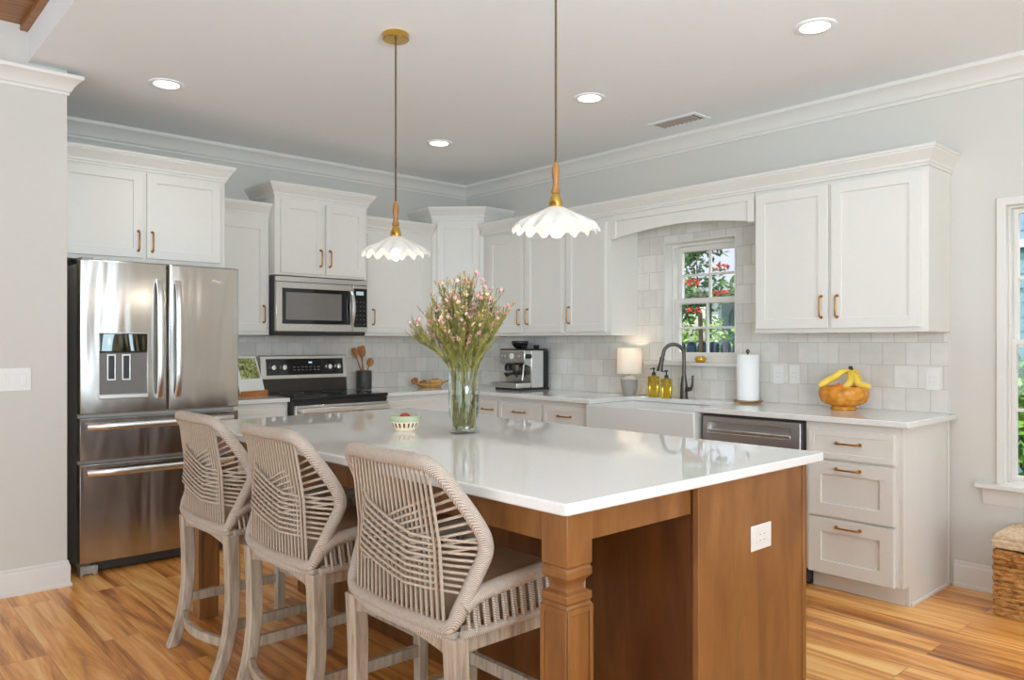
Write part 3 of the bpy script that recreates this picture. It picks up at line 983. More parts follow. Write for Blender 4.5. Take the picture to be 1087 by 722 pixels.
# ------------------------------------------------------------------ island
t = thing('kitchen_island', 'brown stained wooden island base with square corner posts', 'island', (1.95, 2.5, 0))
IX0, IX1, IY0, IY1 = 1.868, 2.475, 1.270, 3.73
part('body', MB().box(IX0, IX1 - .001, IY0 + .019, IY1, .0, .8835), wood('knee_shade_wood', srgb(80, 40, 8), srgb(98, 54, 14), srgb(116, 70, 24), (7, 7, 1.2), .36, .03, .8), t, bevel=.002, world=True)  # island wood with the knee-space shade put into its darker colour
part('end_panel', MB().box(IX0 - .006, IX1 - .012, IY0, IY0 + .0185, 0, .8835), M['oak'], t, bevel=.001, world=True)
part('corner_strip', MB().box(IX1 - .0115, IX1 + .012, IY0 - .004, IY0 + .03, 0, .8835), M['oak'], t, bevel=.002, world=True)
def post(cx, cy):
    mb = MB()
    h = .0445
    sq = lambda r, z: [(cx - r, cy - r, z), (cx + r, cy - r, z), (cx + r, cy + r, z), (cx - r, cy + r, z)]
    prof = [(h, .8835), (h, .752), (h - .003, .749), (h - .003, .745), (h, .742), (h, .724), (h - .003, .720), (h - .010, .712), (h - .014, .700), (h - .014, .692), (h - .012, .688), (h, .682), (h, .664), (h - .003, .661), (h - .003, .657), (h, .654), (h, 0)]
    mb.rings([sq(r, z) for r, z in prof])
    return mb
def post_panels(cx, cy, parent):
    # shallow framed panel on each face of the lower shaft
    h = .0445
    mb = MB()
    for s_, ax in ((-1, 0), (1, 0), (-1, 1), (1, 1)):
        for a0, a1, z0_, z1_ in ((-h, -h + .012, .10, .65), (h - .012, h, .10, .65), (-h + .012, h - .012, .636, .65), (-h + .012, h - .012, .10, .115)):
            if ax == 0: mb.box(cx + s_ * h - .0005, cx + s_ * (h + .004), cy + a0, cy + a1, z0_, z1_)
            else: mb.box(cx + a0, cx + a1, cy + s_ * h - .0005, cy + s_ * (h + .004), z0_, z1_)
    return part('panel_frame', mb, M['oak'], parent, bevel=.001, world=True)
for cx, cy in ((1.376, 1.320), (1.376, 3.685)):
    p = part('post', post(cx, cy), M['oak'], t, bevel=.002, world=True)
    post_panels(cx, cy, p)
part('apron', MB().box(1.345, 1.367, 1.366, 3.640, .800, .8835), M['oak'], t, bevel=.002, world=True)
part('apron', MB().box(1.422, IX0 - .0005, 1.297, 1.319, .800, .8835), M['oak'], t, bevel=.002, world=True)
part('apron', MB().box(1.422, IX0 - .0005, 3.674, 3.696, .800, .8835), M['oak'], t, bevel=.002, world=True)
o = part('island_countertop', MB().prism([(1.30 + .012, 1.25), (2.59 - .012, 1.25), (2.59, 1.262), (2.59, 3.75), (1.30, 3.75), (1.30, 1.262), (1.304, 1.254)], .884, .914, lambda a, b, z: (a, b, z)), M['quartz'], bevel=.005, seg=3)
recenter(tag(o, 'large white quartz slab on top of the brown island', 'countertop'))
# ------------------------------------------------------------------ plates: outlets and switches
def plate(name, label, cat, fn, u, z, w_, h_, sockets, sw=False):
    t = thing(name, label, cat, fn(u, 0, z))
    part('cover_plate', MB().box(u - w_ / 2, u + w_ / 2, .0003, .005, z - h_ / 2, z + h_ / 2, fn), M['plastic'], t, bevel=.002, world=True)
    for su, sz, a, b in sockets:
        mb = MB().box(u + su - a / 2, u + su + a / 2, .0045, .0075, z + sz - b / 2, z + sz + b / 2, fn)
        k = part('rocker' if sw else 'socket', mb, M['plastic'], t, bevel=.0015, world=True)
        if not sw:
            s2 = MB()
            for e in ((-.009, .011, 1), (.009, .011, 1), (-.009, -.013, 1), (.009, -.013, 1)) if b > a else ((.011, -.009, 0), (.011, .009, 0), (-.013, -.009, 0), (-.013, .009, 0)):
                q = (.0018, .006) if e[2] else (.006, .0018)
                s2.box(u + su + e[0] - q[0] / 2, u + su + e[0] + q[0] / 2, .0074, .0078, z + sz + e[1] - q[1] / 2, z + sz + e[1] + q[1] / 2, fn)
            part('slots', s2, M['slot'], k, world=True)
    return t
TR = FR(XR - .011)
plate('outlet', 'white wall outlet in the tile next to the paper towel roll', 'outlet', TR, 2.478, 1.095, .072, .116, [(0, 0, .034, .068)])
plate('outlet', 'white wall outlet in the tile between paper towel and fruit bowl', 'outlet', TR, 2.372, 1.098, .072, .116, [(0, 0, .034, .068)])
plate('outlet', 'white wall outlet in the tile right of the fruit bowl', 'outlet', TR, 1.575, 1.094, .074, .118, [(0, 0, .034, .068)])
plate('outlet', 'white outlet set sideways in the brown island end panel', 'outlet', FB(IY0), 2.197, .686, .118, .078, [(0, 0, .068, .034)])
plate('light_switch', 'white three-gang light switch on the wall left of refrigerator', 'switch', FB(4.64), .752, 1.105, .165, .117, [(-.046, 0, .034, .066), (0, 0, .034, .066), (.046, 0, .034, .066)], True)

# ------------------------------------------------------------------ counter stools
def make_stool(label):
    t = thing('counter_stool', label, 'stool', (0, 0, 0), 0, 'woven rope counter stools at the island')
    hw = .238
    xr, xfr = -.215, .205
    zs = .555
    def leg(path, w0, w1):
        mb = MB()
        P = smooth_path(path, 5)
        rr = []
        m = len(P) - 1
        for i, p in enumerate(P):
            k = i / m
            a = (w0 + (w1 - w0) * k) / 2
            rr.append([(p.x + sx * a, p.y + sy * a, p.z) for sx, sy in ((-1, -1), (1, -1), (1, 1), (-1, 1))])
        return mb.rings(rr)
    for s_ in (-1, 1):
        part('leg', leg([(xr, s_ * hw, zs), (xr + .006, s_ * hw, .40), (xr + .004, s_ * hw, .26), (xr - .018, s_ * hw, .12), (xr - .062, s_ * hw, 0)], .050, .040), M['greywood'], t, bevel=.004)
        part('leg', leg([(xfr, s_ * (hw - .012), zs), (xfr, s_ * (hw - .012), .28), (xfr, s_ * (hw - .012), 0)], .046, .036), M['greywood'], t, bevel=.004)
    # apron under the seat, rear rail arched
    fr = MB()
    n = 10
    ar = [(-hw + .02 + (2 * hw - .04) * k / n, .505 + .022 * (1 - (2 * k / n - 1) ** 2)) for k in range(n + 1)]
    fr.prism(ar + [(hw - .02, .56), (-hw + .02, .56)], xr - .014, xr + .012, lambda a, b, x: (x, a, b))
    fr.prism(ar + [(hw - .02, .56), (-hw + .02, .56)], xfr - .012, xfr + .012, lambda a, b, x: (x, a, b))
    for s_ in (-1, 1):
        fr.box(xr + .02, xfr - .02, s_ * hw - .013, s_ * hw + .013, .512, .558)
    part('seat_frame', fr, M['greywood'], t, bevel=.002)
    st = MB()
    for s_ in (-1, 1):
        st.box(xr + .015, xfr - .018, s_ * (hw - .006) - .011, s_ * (hw - .006) + .011, .180, .218)
        part('stretcher', st, M['greywood'], t, bevel=.002); st = MB()
    rr = []
    for k in range(13):
        s_ = k / 12
        y = -hw + .018 + (2 * hw - .036) * s_
        x = xr - .012 - .045 * math.sin(PI * s_)
        rr.append([(x - .011, y, .118), (x + .011, y, .118), (x + .011, y, .152), (x - .011, y, .152)])
    part('stretcher', MB().rings(rr), M['greywood'], t, bevel=.002)
    part('stretcher', MB().box(xfr - .011, xfr + .011, -hw + .03, hw - .03, .235, .275), M['greywood'], t, bevel=.002)
    # cushion
    cu = MB()
    q = lambda g, z: [(xr + .03 + g, -hw + .025 + g, z), (xfr + .03 - g, -hw + .025 + g, z), (xfr + .03 - g, hw - .025 - g, z), (xr + .03 + g, hw - .025 - g, z)]
    cu.rings([q(0, .561), q(0, .62), q(.012, .645), q(.05, .652)])
    part('seat_cushion', cu, M['cushion'], t, bevel=.012, seg=3)
    # rope-wrapped back frame (closed outline)
    half = [(-.242, 0, .572), (-.238, .13, .574), (-.228, .228, .580), (-.205, .250, .630), (-.172, .266, .705), (-.150, .274, .752), (-.146, .274, .785), (-.160, .264, .828), (-.205, .238, .905),
            (-.240, .216, .958), (-.258, .190, .982), (-.268, .155, .990), (-.273, .08, .991)]
    ctrl = half + [(-.275, 0, .990)] + [(x, -y, z) for x, y, z in half[:0:-1]]
    loop = smooth_path(ctrl, 5, True)
    rads = []
    m = len(loop)
    for i in range(m):
        z = loop[i].z
        rads.append(.0205 if z > .60 else .018)
    part('back_frame', MB().tube(loop, rads, 10, loop=True), M['rope'], t, smooth=60)
    # wrapped lower rear band
    lb = MB()
    for zz, r_ in ((.556, .014),):
        lb.tube(smooth_path([(-.215, -.245, zz), (-.243, -.12, zz - .002), (-.247, 0, zz - .003), (-.243, .12, zz - .002), (-.215, .245, zz)], 5), r_, 8)
    part('rear_band', lb, M['rope'], t, smooth=60)
    # helper positions on the frame
    def post_at(z, s_):
        pts = [p for p in loop if p.y * s_ > .19]
        return min(pts, key=lambda p: abs(p.z - z))
    def bottom(y): return Vector((-.240 + .2 * y * y, y, .590))
    def topr(y): return Vector((-.272 + .25 * y * y, y, .978))
    vc = MB()
    nv = 40
    for k in range(nv):
        y = -.216 + .418 * k / (nv - 1)
        yt = y * .88
        a, b = bottom(y), topr(yt)
        mid = (a + b) / 2 + Vector((.012, 0, 0))
        off = .004 if k % 2 else -.003
        vc.tube([a + Vector((off, 0, 0)), mid + Vector((off, 0, 0)), b + Vector((off, 0, 0))], .0040, 5)
    part('vertical_cords', vc, M['cord'], t, smooth=60)
    dc = MB()
    def cord(z0_, z1_, s_, bulge, sag):
        a, b = post_at(z0_, s_), post_at(z1_, -s_)
        a = Vector((a.x, a.y, z0_)); b = Vector((b.x, b.y, z1_))
        pts = []
        for k in range(11):
            q_ = k / 10
            p = a.lerp(b, q_)
            e = math.sin(PI * q_)
            # the cords are pulled over the back of the upright cords
            target = -.262 - bulge
            p.x = p.x + (target - p.x) * min(1, e * 1.25)
            p.z -= sag * e
            pts.append(p)
        dc.tube(pts, .0043, 5)
    for k in range(9):
        cord(.925 - .018 * k, .785 - .0155 * k, 1, .010 + .001 * (k % 2), .030)
    for k in range(8):
        cord(.925 - .021 * k, .735 - .0085 * k, -1, .002 + .001 * (k % 2), .012)
    part('crossed_cords', dc, M['cord'], t, smooth=60)
    # woven seat sides: rolled rim and zig-zag rope below it
    for s_ in (-1, 1):
        sw = MB()
        rim = smooth_path([(-.205, s_ * .258, .630), (-.16, s_ * .262, .655), (-.05, s_ * .262, .668), (.10, s_ * .262, .678), (.215, s_ * .258, .684), (.225, s_ * .250, .66), (.222, s_ * .250, .575)], 5)
        sw.tube(rim, .021, 10)
        nb = 26
        for k in range(nb):
            x = -.19 + .40 * k / (nb - 1)
            zt = .645 + .025 * k / (nb - 1)
            y = s_ * (.262 + (.004 if k % 2 else -.004))
            sw.tube([(x - .006, y, zt), (x + .006, y, .562)], .0055, 5)
        sw.tube([(-.21, s_ * .258, .562), (0, s_ * .262, .562), (.222, s_ * .258, .562)], .012, 8)
        part('rope_side', sw, M['rope'], t, smooth=60)
    return t
ST = [(1.405, 1.765, 'woven rope counter stool nearest the camera, beside the near island post'),
      (1.405, 2.492, 'middle woven rope counter stool of the three at the island'),
      (1.405, 3.168, 'woven rope counter stool closest to the stainless refrigerator')]
stool = make_stool(ST[0][2])
for i, (x, y, lb) in enumerate(ST):
    if i == 0: stool.location = (x, y, 0)
    else: dup(stool, (x, y, 0), 0, lb)

# ------------------------------------------------------------------ pendants
def make_pendant(label):
    t = thing('pendant_light', label, 'pendant lamp', (0, 0, 0), 0, 'pendant lights over the island')
    zc = ZC
    part('canopy', MB().lathe([(.004, -.030), (.058, -.030), (.062, -.026), (.062, -.003), (.060, 0)], (0, 0, zc), 32), M['bright_brass'], t, smooth=40)
    part('flex', MB().tube([(0, 0, zc - .03), (0, 0, 2.3), (0, 0, 1.93)], .0042, 8), M['twist'], t, smooth=60, label='dark twisted two-tone flex')
    part('wooden_neck', MB().lathe([(.006, 1.955), (.010, 1.950), (.013, 1.938), (.0155, 1.918), (.014, 1.902), (.011, 1.885), (.012, 1.866), (.015, 1.856), (.017, 1.850), (.016, 1.843), (.012, 1.839)], (0, 0, 0), 20), M['pendwood'], t, smooth=60)
    part('socket_cup', MB().lathe([(.012, 1.842), (.015, 1.838), (.018, 1.828), (.024, 1.812), (.026, 1.803), (.026, 1.792), (.023, 1.789)], (0, 0, 0), 24), M['bright_brass'], t, smooth=40)
    n = 120
    sh = MB()
    prof = [(.022, 1.793), (.04, 1.785), (.075, 1.768), (.105, 1.753), (.130, 1.741), (.148, 1.733), (.158, 1.722)]
    inner = [(r - (.003 if r > .03 else 0), z - .003) for r, z in prof][::-1]
    def wob(r, z, a):
        k = max(0, (r - .07) / .088)
        amp = .012 * k * k
        wv = math.sin(16 * a)
        drop = -.012 * (k ** 3)
        rr_ = r + .006 * k * k * math.cos(16 * a + .6)
        return (rr_ * math.cos(a), rr_ * math.sin(a), z + amp * wv + drop)
    sh.lathe(prof + inner, (0, 0, 0), n, wob=wob, cap=False)
    part('shade', sh, M['opal'], t, smooth=60, label='white opal glass shade with ruffled rim')
    part('bulb', MB().lathe([(.010, 1.788), (.013, 1.770), (.015, 1.748), (.020, 1.722), (.022, 1.706), (.020, 1.692), (.012, 1.682), (.003, 1.679)], (0, 0, 0), 20), M['bulb'], t, smooth=80)
    return t
PD = [(2.0, 2.0, 'pendant light with ruffled white shade hanging in front of the right cabinets'), (2.025, 3.05, 'pendant light with ruffled white shade hanging near the microwave')]
pend = make_pendant(PD[0][2])
pend.location = (2.025, 1.998, 0)
dup(pend, (2.025, 3.052, 0), .1, PD[1][2])
for x, y in ((2.025, 1.998), (2.025, 3.052)):
    lamp('pendant_glow', 'POINT', (x, y, 1.660), (0, 0, 0), 1.6, (1, .9, .76), shadow_soft_size=.03)

# ------------------------------------------------------------------ recessed lights, vent
def make_can(label):
    t = thing('recessed_light', label, 'ceiling light', (0, 0, 0), 0, 'recessed ceiling lights')
    part('trim_ring', MB().lathe([(.094, ZC - .0005), (.094, ZC - .004), (.088, ZC - .007), (.066, ZC - .006), (.064, ZC - .0005)], (0, 0, 0), 40, cap=False), M['ceil'], t, smooth=40)
    part('diffuser', MB().lathe([(.0655, ZC - .001), (.0655, ZC - .005), (.002, ZC - .0055)], (0, 0, 0), 40), M['led'], t, smooth=40)
    return t
CN = [(1.463, 4.50, 'round recessed ceiling light in front of the refrigerator cabinet'), (3.36, 4.50, 'round recessed ceiling light in front of the corner cabinet'),
      (3.40, 3.075, 'round recessed ceiling light beside the long pendant cord near the air vent'), (3.40, 1.69, 'round recessed ceiling light nearest the tall window')]
can = make_can(CN[0][2])
for i, (x, y, lb) in enumerate(CN):
    if i == 0: can.location = (x, y, 0)
    else: dup(can, (x, y, 0), 0, lb)
    lamp('can_glow', 'SPOT', (x, y, ZC - .02), (0, 0, 0), 11, (.88, .96, 1), spot_size=math.radians(125), spot_blend=.8, shadow_soft_size=.07)
t = thing('ceiling_vent', 'rectangular air vent in the ceiling near the window wall', 'vent', (4.19, 3.01, ZC))
vm = MB()
vx0, vx1, vy0, vy1 = 4.095, 4.275, 2.82, 3.19
vm.rings([rect(vx0, vx1, vy0, vy1, ZC - .0005), rect(vx0, vx1, vy0, vy1, ZC - .006), rect(vx0 + .025, vx1 - .025, vy0 + .025, vy1 - .025, ZC - .008), rect(vx0 + .025, vx1 - .025, vy0 + .025, vy1 - .025, ZC - .001)], loop=True)
part('vent_frame', vm, M['ceil'], t, bevel=.001, world=True)
part('vent_hollow', MB().box(vx0 + .025, vx1 - .025, vy0 + .025, vy1 - .025, ZC - .0012, ZC - .0006), plain('vent_brown', srgb(96, 84, 76), .8), t, world=True)
vs = MB()
for k in range(9):
    y = vy0 + .05 + k * .034
    vs.prism([(0, 0), (.002, 0), (.016, -.007), (.014, -.007)], vx0 + .026, vx1 - .026, lambda a, b, x, y=y: (x, y + a, ZC - .0012 + b))
part('louvres', vs, plain('vent_louvre', srgb(172, 166, 158), .6), t, world=True)

# ------------------------------------------------------------------ vase and flowers
VX, VY = 2.018, 2.527
t = thing('glass_vase', 'clear glass vase of water on the island holding flowers', 'vase', (VX, VY, .914))
part('glass_body', MB().lathe([(.003, 0), (.060, 0), (.063, .004), (.061, .012), (.054, .030), (.055, .045), (.062, .058), (.066, .075), (.067, .12), (.067, .258), (.0655, .261), (.063, .259), (.063, .12), (.062, .08), (.057, .062), (.050, .046), (.049, .030), (.055, .014), (.003, .010)], n=44), M['glass'], t, smooth=50)
part('water', MB().lathe([(.003, .0104), (.0545, .0144), (.0485, .030), (.0495, .046), (.0565, .0625), (.0615, .08), (.0625, .12), (.0625, .165), (.003, .165)], n=44), M['water'], t, smooth=50)
fb = thing('flower_bouquet', 'loose bouquet of pink flowers and green sprigs in the glass vase', 'flowers', (VX, VY, .914))
rnd = random.Random(11)
def quadleaf(mb, p, d, L, w_):
    d = d.normalized()
    sd = d.cross(Vector((rnd.uniform(-1, 1), rnd.uniform(-1, 1), rnd.uniform(-1, 1))))
    if sd.length < 1e-4: return
    sd.normalize()
    up = d.cross(sd) * (w_ * .25)
    a, b, c = p, p + d * (L * .45) + up, p + d * L
    mb.face([a, b - sd * (w_ / 2), c, b + sd * (w_ / 2)])
NS = 36
for i in range(NS):
    ang = 2 * PI * i / NS * 2.618 + rnd.uniform(-.2, .2)
    k = math.sqrt((i + .6) / NS)
    spread = k * .188 * rnd.uniform(.85, 1.1)
    hgt = .580 - .17 * k * k + rnd.uniform(-.06, .035)
    tip = Vector((math.cos(ang) * spread, math.sin(ang) * spread, hgt))
    ba = ang + (rnd.choice((-1, 1)) * rnd.uniform(.7, 1.5))
    br_ = .045 * math.sqrt(rnd.uniform(.1, 1))
    base = Vector((math.cos(ba) * br_, math.sin(ba) * br_, .018))
    neck = Vector((math.cos(ang) * .059 * k ** .5, math.sin(ang) * .059 * k ** .5, .262))
    path = smooth_path([base, base.lerp(neck, .5), neck, neck.lerp(tip, .5) + Vector((0, 0, .02)), tip], 4)
    st = MB()
    st.tube(path, [.0026 - .0012 * q / (len(path) - 1) for q in range(len(path))], 5)
    lf, bl = MB(), MB()
    twigs = []
    m = len(path)
    for q in range(9, m):
        for _ in range(3):
            d = (path[min(q + 1, m - 1)] - path[q - 1]).normalized()
            side = Vector((rnd.uniform(-1, 1), rnd.uniform(-1, 1), rnd.uniform(.0, .9)))
            tw = (d * 1.1 + side.normalized() * .75).normalized()
            L = rnd.uniform(.045, .10) * (1.0 if q < m - 2 else .8)
            st.tube([path[q], path[q] + tw * L * .55 + Vector((0, 0, .006)), path[q] + tw * L + Vector((0, 0, .018))], .0009, 4)
            twigs.append((path[q], path[q] + tw * L + Vector((0, 0, .018))))
    sp = part('sprig', st, M['stem'], fb, smooth=60)
    for a, b in twigs + [(path[q], path[q + 1]) for q in range(8, m - 1)]:
        for _ in range(11):
            s_ = rnd.random()
            p = a.lerp(b, s_)
            d = (b - a).normalized() + Vector((rnd.uniform(-1, 1), rnd.uniform(-1, 1), rnd.uniform(-.3, .9))) * .75
            quadleaf(lf, p, d, rnd.uniform(.014, .026), .0030)
    ends = [b for a, b in twigs if b.z > .33]
    rnd.shuffle(ends)
    bl.mi = 0
    for b in ends[:19]:
        bl.mi = 0 if rnd.random() < .6 else 1
        R_ = rnd.uniform(.006, .011)
        c = b + Vector((0, 0, .003))
        nn = Vector((rnd.uniform(-1, 1), rnd.uniform(-1, 1), rnd.uniform(.0, 1))).normalized()
        e1 = nn.orthogonal().normalized(); e2 = nn.cross(e1)
        for f in range(5):
            a0 = 2 * PI * f / 5
            u = e1 * math.cos(a0) + e2 * math.sin(a0)
            v_ = e1 * math.cos(a0 + PI / 2) + e2 * math.sin(a0 + PI / 2)
            bl.face([c, c + u * R_ * .6 + v_ * R_ * .42 + nn * .002, c + u * R_ * 1.1 + nn * .003, c + u * R_ * .6 - v_ * R_ * .42 + nn * .002])
    part('leaves', lf, M['leaf'], sp)
    part('blossoms', bl, [M['pink'], M['cream']], sp)

# ------------------------------------------------------------------ small bowl on the island
BX, BY = 1.893, 2.781
def bowl_mat():
    t = NT('painted_bowl')
    c = t.add('ShaderNodeTexCoord')
    sp = t.add('ShaderNodeSeparateXYZ')
    t.link(c.outputs['Object'], sp.inputs[0])
    at = t.math('ARCTAN2', sp.outputs[1], sp.outputs[0])
    wv = t.math('SINE', t.math('MULTIPLY', at, 19.0), 0)
    st = t.math('GREATER_THAN', wv, .25)
    band = t.math('MULTIPLY', t.math('GREATER_THAN', sp.outputs[2], .016), t.math('LESS_THAN', sp.outputs[2], .036))
    mark = t.math('MULTIPLY', st, band)
    low = t.math('LESS_THAN', sp.outputs[2], .040)
    a = t.add('ShaderNodeMix', data_type='RGBA')
    t.link(low, a.inputs[0])
    a.inputs[6].default_value = srgb(176, 184, 152)
    a.inputs[7].default_value = srgb(232, 218, 190)
    b = t.add('ShaderNodeMix', data_type='RGBA')
    t.link(mark, b.inputs[0])
    t.link(a.outputs[2], b.inputs[6])
    b.inputs[7].default_value = srgb(112, 44, 28)
    t.link(b.outputs[2], t.b.inputs['Base Color'])
    t.set(Roughness=.2)
    return t.m
o = part('bowl', MB().lathe([(.002, 0), (.040, 0), (.044, .004), (.058, .026), (.066, .048), (.068, .064), (.066, .066), (.063, .062), (.055, .03), (.038, .010), (.002, .008)], n=44), bowl_mat(), smooth=50)
o.location = (BX, BY, .914)
tag(o, 'small pale green bowl with dark red painted band on the island', 'bowl')
def fruitlet(name, label, cat, loc, r, m, stem=None):
    t = thing(name, label, cat, loc)
    part('skin', MB().lathe([(.002, .06 * r), (.5 * r, .12 * r), (.9 * r, .55 * r), (r, r), (.88 * r, 1.5 * r), (.45 * r, 1.82 * r), (.12 * r, 1.80 * r), (.002, 1.74 * r)], n=20), m, t, smooth=80)
    if stem: part('stalk', MB().lathe([(.22 * r, 1.77 * r), (.12 * r, 1.84 * r), (.05 * r, 1.98 * r), (.03 * r, 1.98 * r)], n=8), stem, t, smooth=60)
    return t
M['tomato'] = leafm('tomato_skin', srgb(176, 44, 22), srgb(206, 72, 36), 30)
M['tomato'].node_tree.nodes['Principled BSDF'].inputs['Roughness'].default_value = .25
M['green_stalk'] = plain('green_stalk', srgb(84, 110, 50), .6)
fruitlet('tomato', 'red tomato peeking over the rim of the green bowl', 'tomato', (BX, BY, .914 + .031), .024, M['tomato'], M['green_stalk'])

# ------------------------------------------------------------------ espresso machine
t = thing('espresso_machine', 'stainless espresso machine with black bean hopper on the counter', 'coffee machine', (4.31, 4.71, .914))
ex0, ex1, ey0, ey1 = 4.15, 4.47, 4.50, 4.81    # faces -X
E = lambda u, d, z: (ex1 - d, u, .914 + z)      # d measured out of the wall side
bd = MB()
bd.prism([(0, .018), (.19, .018), (.19, .185), (.245, .205), (.262, .225), (.262, .318), (.255, .322), (0, .322)], ey0 + .004, ey1 - .004, lambda d, z, u: E(u, d, z))
part('body', bd, M['steel_flat'], t, bevel=.005, world=True)
part('back_tank', MB().box(ey0, ey1, -.005, .055, .02, .318, E), M['black'], t, bevel=.004, world=True)
part('base', MB().box(ey0 - .006, ey1 + .006, -.01, .30, .0, .017, E), M['black'], t, bevel=.004, world=True)
part('side_panel', MB().box(ey0 - .002, ey0 + .006, .057, .186, .018, .318, E), M['steel_light'], t, bevel=.002, world=True)
dtray = part('drip_tray', MB().box(ey0 + .006, ey1 - .006, .192, .345, .018, .058, E), M['steel_light'], t, bevel=.004, world=True)
gr = MB()
for k in range(12):
    gr.box(ey0 + .02 + k * .023, ey0 + .033 + k * .023, .20, .335, .0581, .061, E)
part('drip_grate', gr, M['dark_metal'], dtray, world=True)
part('top_tray', MB().box(ey0 + .004, ey1 - .004, .002, .255, .3225, .332, E), M['black'], t, bevel=.002, world=True)
hp = MB().lathe([(.030, 0), (.045, .01), (.068, .035), (.072, .06), (.070, .064), (.004, .066)], E(4.700, .13, .332), 24)
part('bean_hopper', hp, plain('smoky_plastic', srgb(36, 33, 31), .15), t, smooth=40, world=True)
gp = MB().lathe([(.034, 0), (.036, .012), (.036, .05), (.028, .055)], E(4.625, .232, .150), 20)
part('group_head', gp, M['dark_metal'], t, smooth=40, world=True)
pf = MB()
pf.lathe([(.030, 0), (.034, .006), (.034, .026), (.030, .03)], E(4.625, .232, .120), 20)
pf.tube([E(4.625, .262, .135), E(4.615, .30, .132), E(4.600, .37, .122)], [.009, .011, .013], 10)
pf.tube([E(4.625, .232, .120), E(4.625, .232, .100)], .010, 10)
part('portafilter', pf, M['black'], t, smooth=40, world=True)
gc = MB().lathe([(.020, 0), (.030, .01), (.030, .04), (.024, .05)], E(4.740, .225, .150), 16)
gc.box(4.715, 4.765, .20, .25, .120, .135, E)
part('grinder_cradle', gc, M['black'], t, smooth=40, world=True)
stm = MB().tube([E(4.530, .20, .215), E(4.525, .25, .20), E(4.525, .26, .12), E(4.525, .265, .08)], .006, 10)
part('steam_wand', stm, M['steel_light'], t, smooth=60, world=True)
gg = MB()
for yy_, r_ in ((4.655, .024),):
    gg.lathe([(r_, 0), (r_, .008), (r_ - .004, .010), (.002, .010)], E(yy_, .262, .272), 20, fn=lambda x, y, z: (-z, x, y))
part('pressure_gauge', gg, M['plastic'], t, smooth=40, world=True)
bt = MB()
for yy_ in (4.545, 4.580, 4.735, 4.770):
    bt.lathe([(.011, 0), (.011, .006), (.002, .007)], E(yy_, .262, .272), 14, fn=lambda x, y, z: (-z, x, y))
part('buttons', bt, M['steel_light'], t, smooth=40, world=True)
part('steam_dial', MB().lathe([(.020, 0), (.020, .014), (.016, .018), (.002, .018)], E(ey0 - .002, .22, .272), 18, fn=lambda x, y, z: (x, -z, y)), M['black'], t, smooth=40, world=True)
for (u_, d_), lb in zip(((4.555, .08), (4.60, .17)), ('small black cup at the back on top of the espresso machine', 'small black cup at the front on top of the espresso machine')):
    o = part('espresso_cup', MB().lathe([(.003, 0), (.020, 0), (.026, .030), (.023, .030), (.018, .004), (.003, .003)], n=16), M['black'], smooth=50)
    o.location = E(u_, d_, .3325)
    tag(o, lb, 'cup', 'cups on the espresso machine')

# ------------------------------------------------------------------ small lamp
LX, LY = 4.385, 3.578
t = thing('table_lamp', 'small lit table lamp with grey pot base and white shade', 'lamp', (LX, LY, .914))
part('pot_base', MB().lathe([(.003, 0), (.040, 0), (.044, .003), (.055, .045), (.061, .085), (.062, .115), (.058, .118), (.05, .112), (.003, .110)], n=36), plain('grey_ceramic', srgb(160, 154, 148), .6, nz=.05), t, smooth=50)
part('dome', MB().lathe([(.056, .112), (.05, .126), (.034, .138), (.010, .143), (.002, .143)], n=30), M['opal'], t, smooth=60)
part('stem', MB().lathe([(.006, .14), (.006, .26), (.003, .262)], n=12), M['brass'], t, smooth=60)
part('shade', MB().lathe([(.090, .158), (.086, .343), (.0845, .343), (.0885, .158)], n=40, cap=False), M['linen'], t, smooth=50)
part('bulb', MB().ball((0, 0, .245), .026), emit('warm_bulb', (1, .86, .70, 1), 2.5), t, smooth=80)
lamp('table_lamp_glow', 'POINT', (LX, LY, .914 + .30), (0, 0, 0), .9, (1, .87, .68), shadow_soft_size=.02)
cr_ = MB().tube([(LX + .05, LY - .03, .920), (LX + .07, LY - .075, .935), (LX + .085, LY - .085, .98), (LX + .09, LY - .06, 1.0), (LX + .095, LY - .05, .96), (LX + .10, LY - .05, .93)], .003, 6)

part('cord', cr_, M['plastic'], t, smooth=60, world=True)

# ------------------------------------------------------------------ soap bottles
def bottle(label, x, y, h):
    t = thing('soap_dispenser', label, 'soap bottle', (x, y, .914), 0, 'soap dispensers by the sink')
    w_ = .032
    mb = MB()
    sq = lambda r, z: [(r * math.copysign(abs(math.cos(a)) ** .35, math.cos(a)), r * math.copysign(abs(math.sin(a)) ** .35, math.sin(a)), z) for a in [2 * PI * k / 32 for k in range(32)]]
    mb.rings([sq(w_ * .94, 0), sq(w_, .004), sq(w_, h - .012), sq(w_ * .9, h - .003), sq(w_ * .5, h), sq(w_ * .42, h + .006)])
    part('bottle', mb, M['amber_soap'], t, smooth=40)
    pm = MB().lathe([(.014, h + .005), (.014, h + .022), (.010, h + .026), (.005, h + .028), (.005, h + .045), (.010, h + .047), (.010, h + .058), (.003, h + .060)], n=16)
    pm.tube([(0, 0, h + .053), (-.02, 0, h + .054), (-.038, 0, h + .049)], .0045, 8)
    part('pump', pm, M['black'], t, smooth=50)
bottle('taller yellow glass soap dispenser, next to the small lamp', 4.352, 3.334, .148)
bottle('shorter yellow glass soap dispenser, next to the dark faucet', 4.346, 3.221, .133)

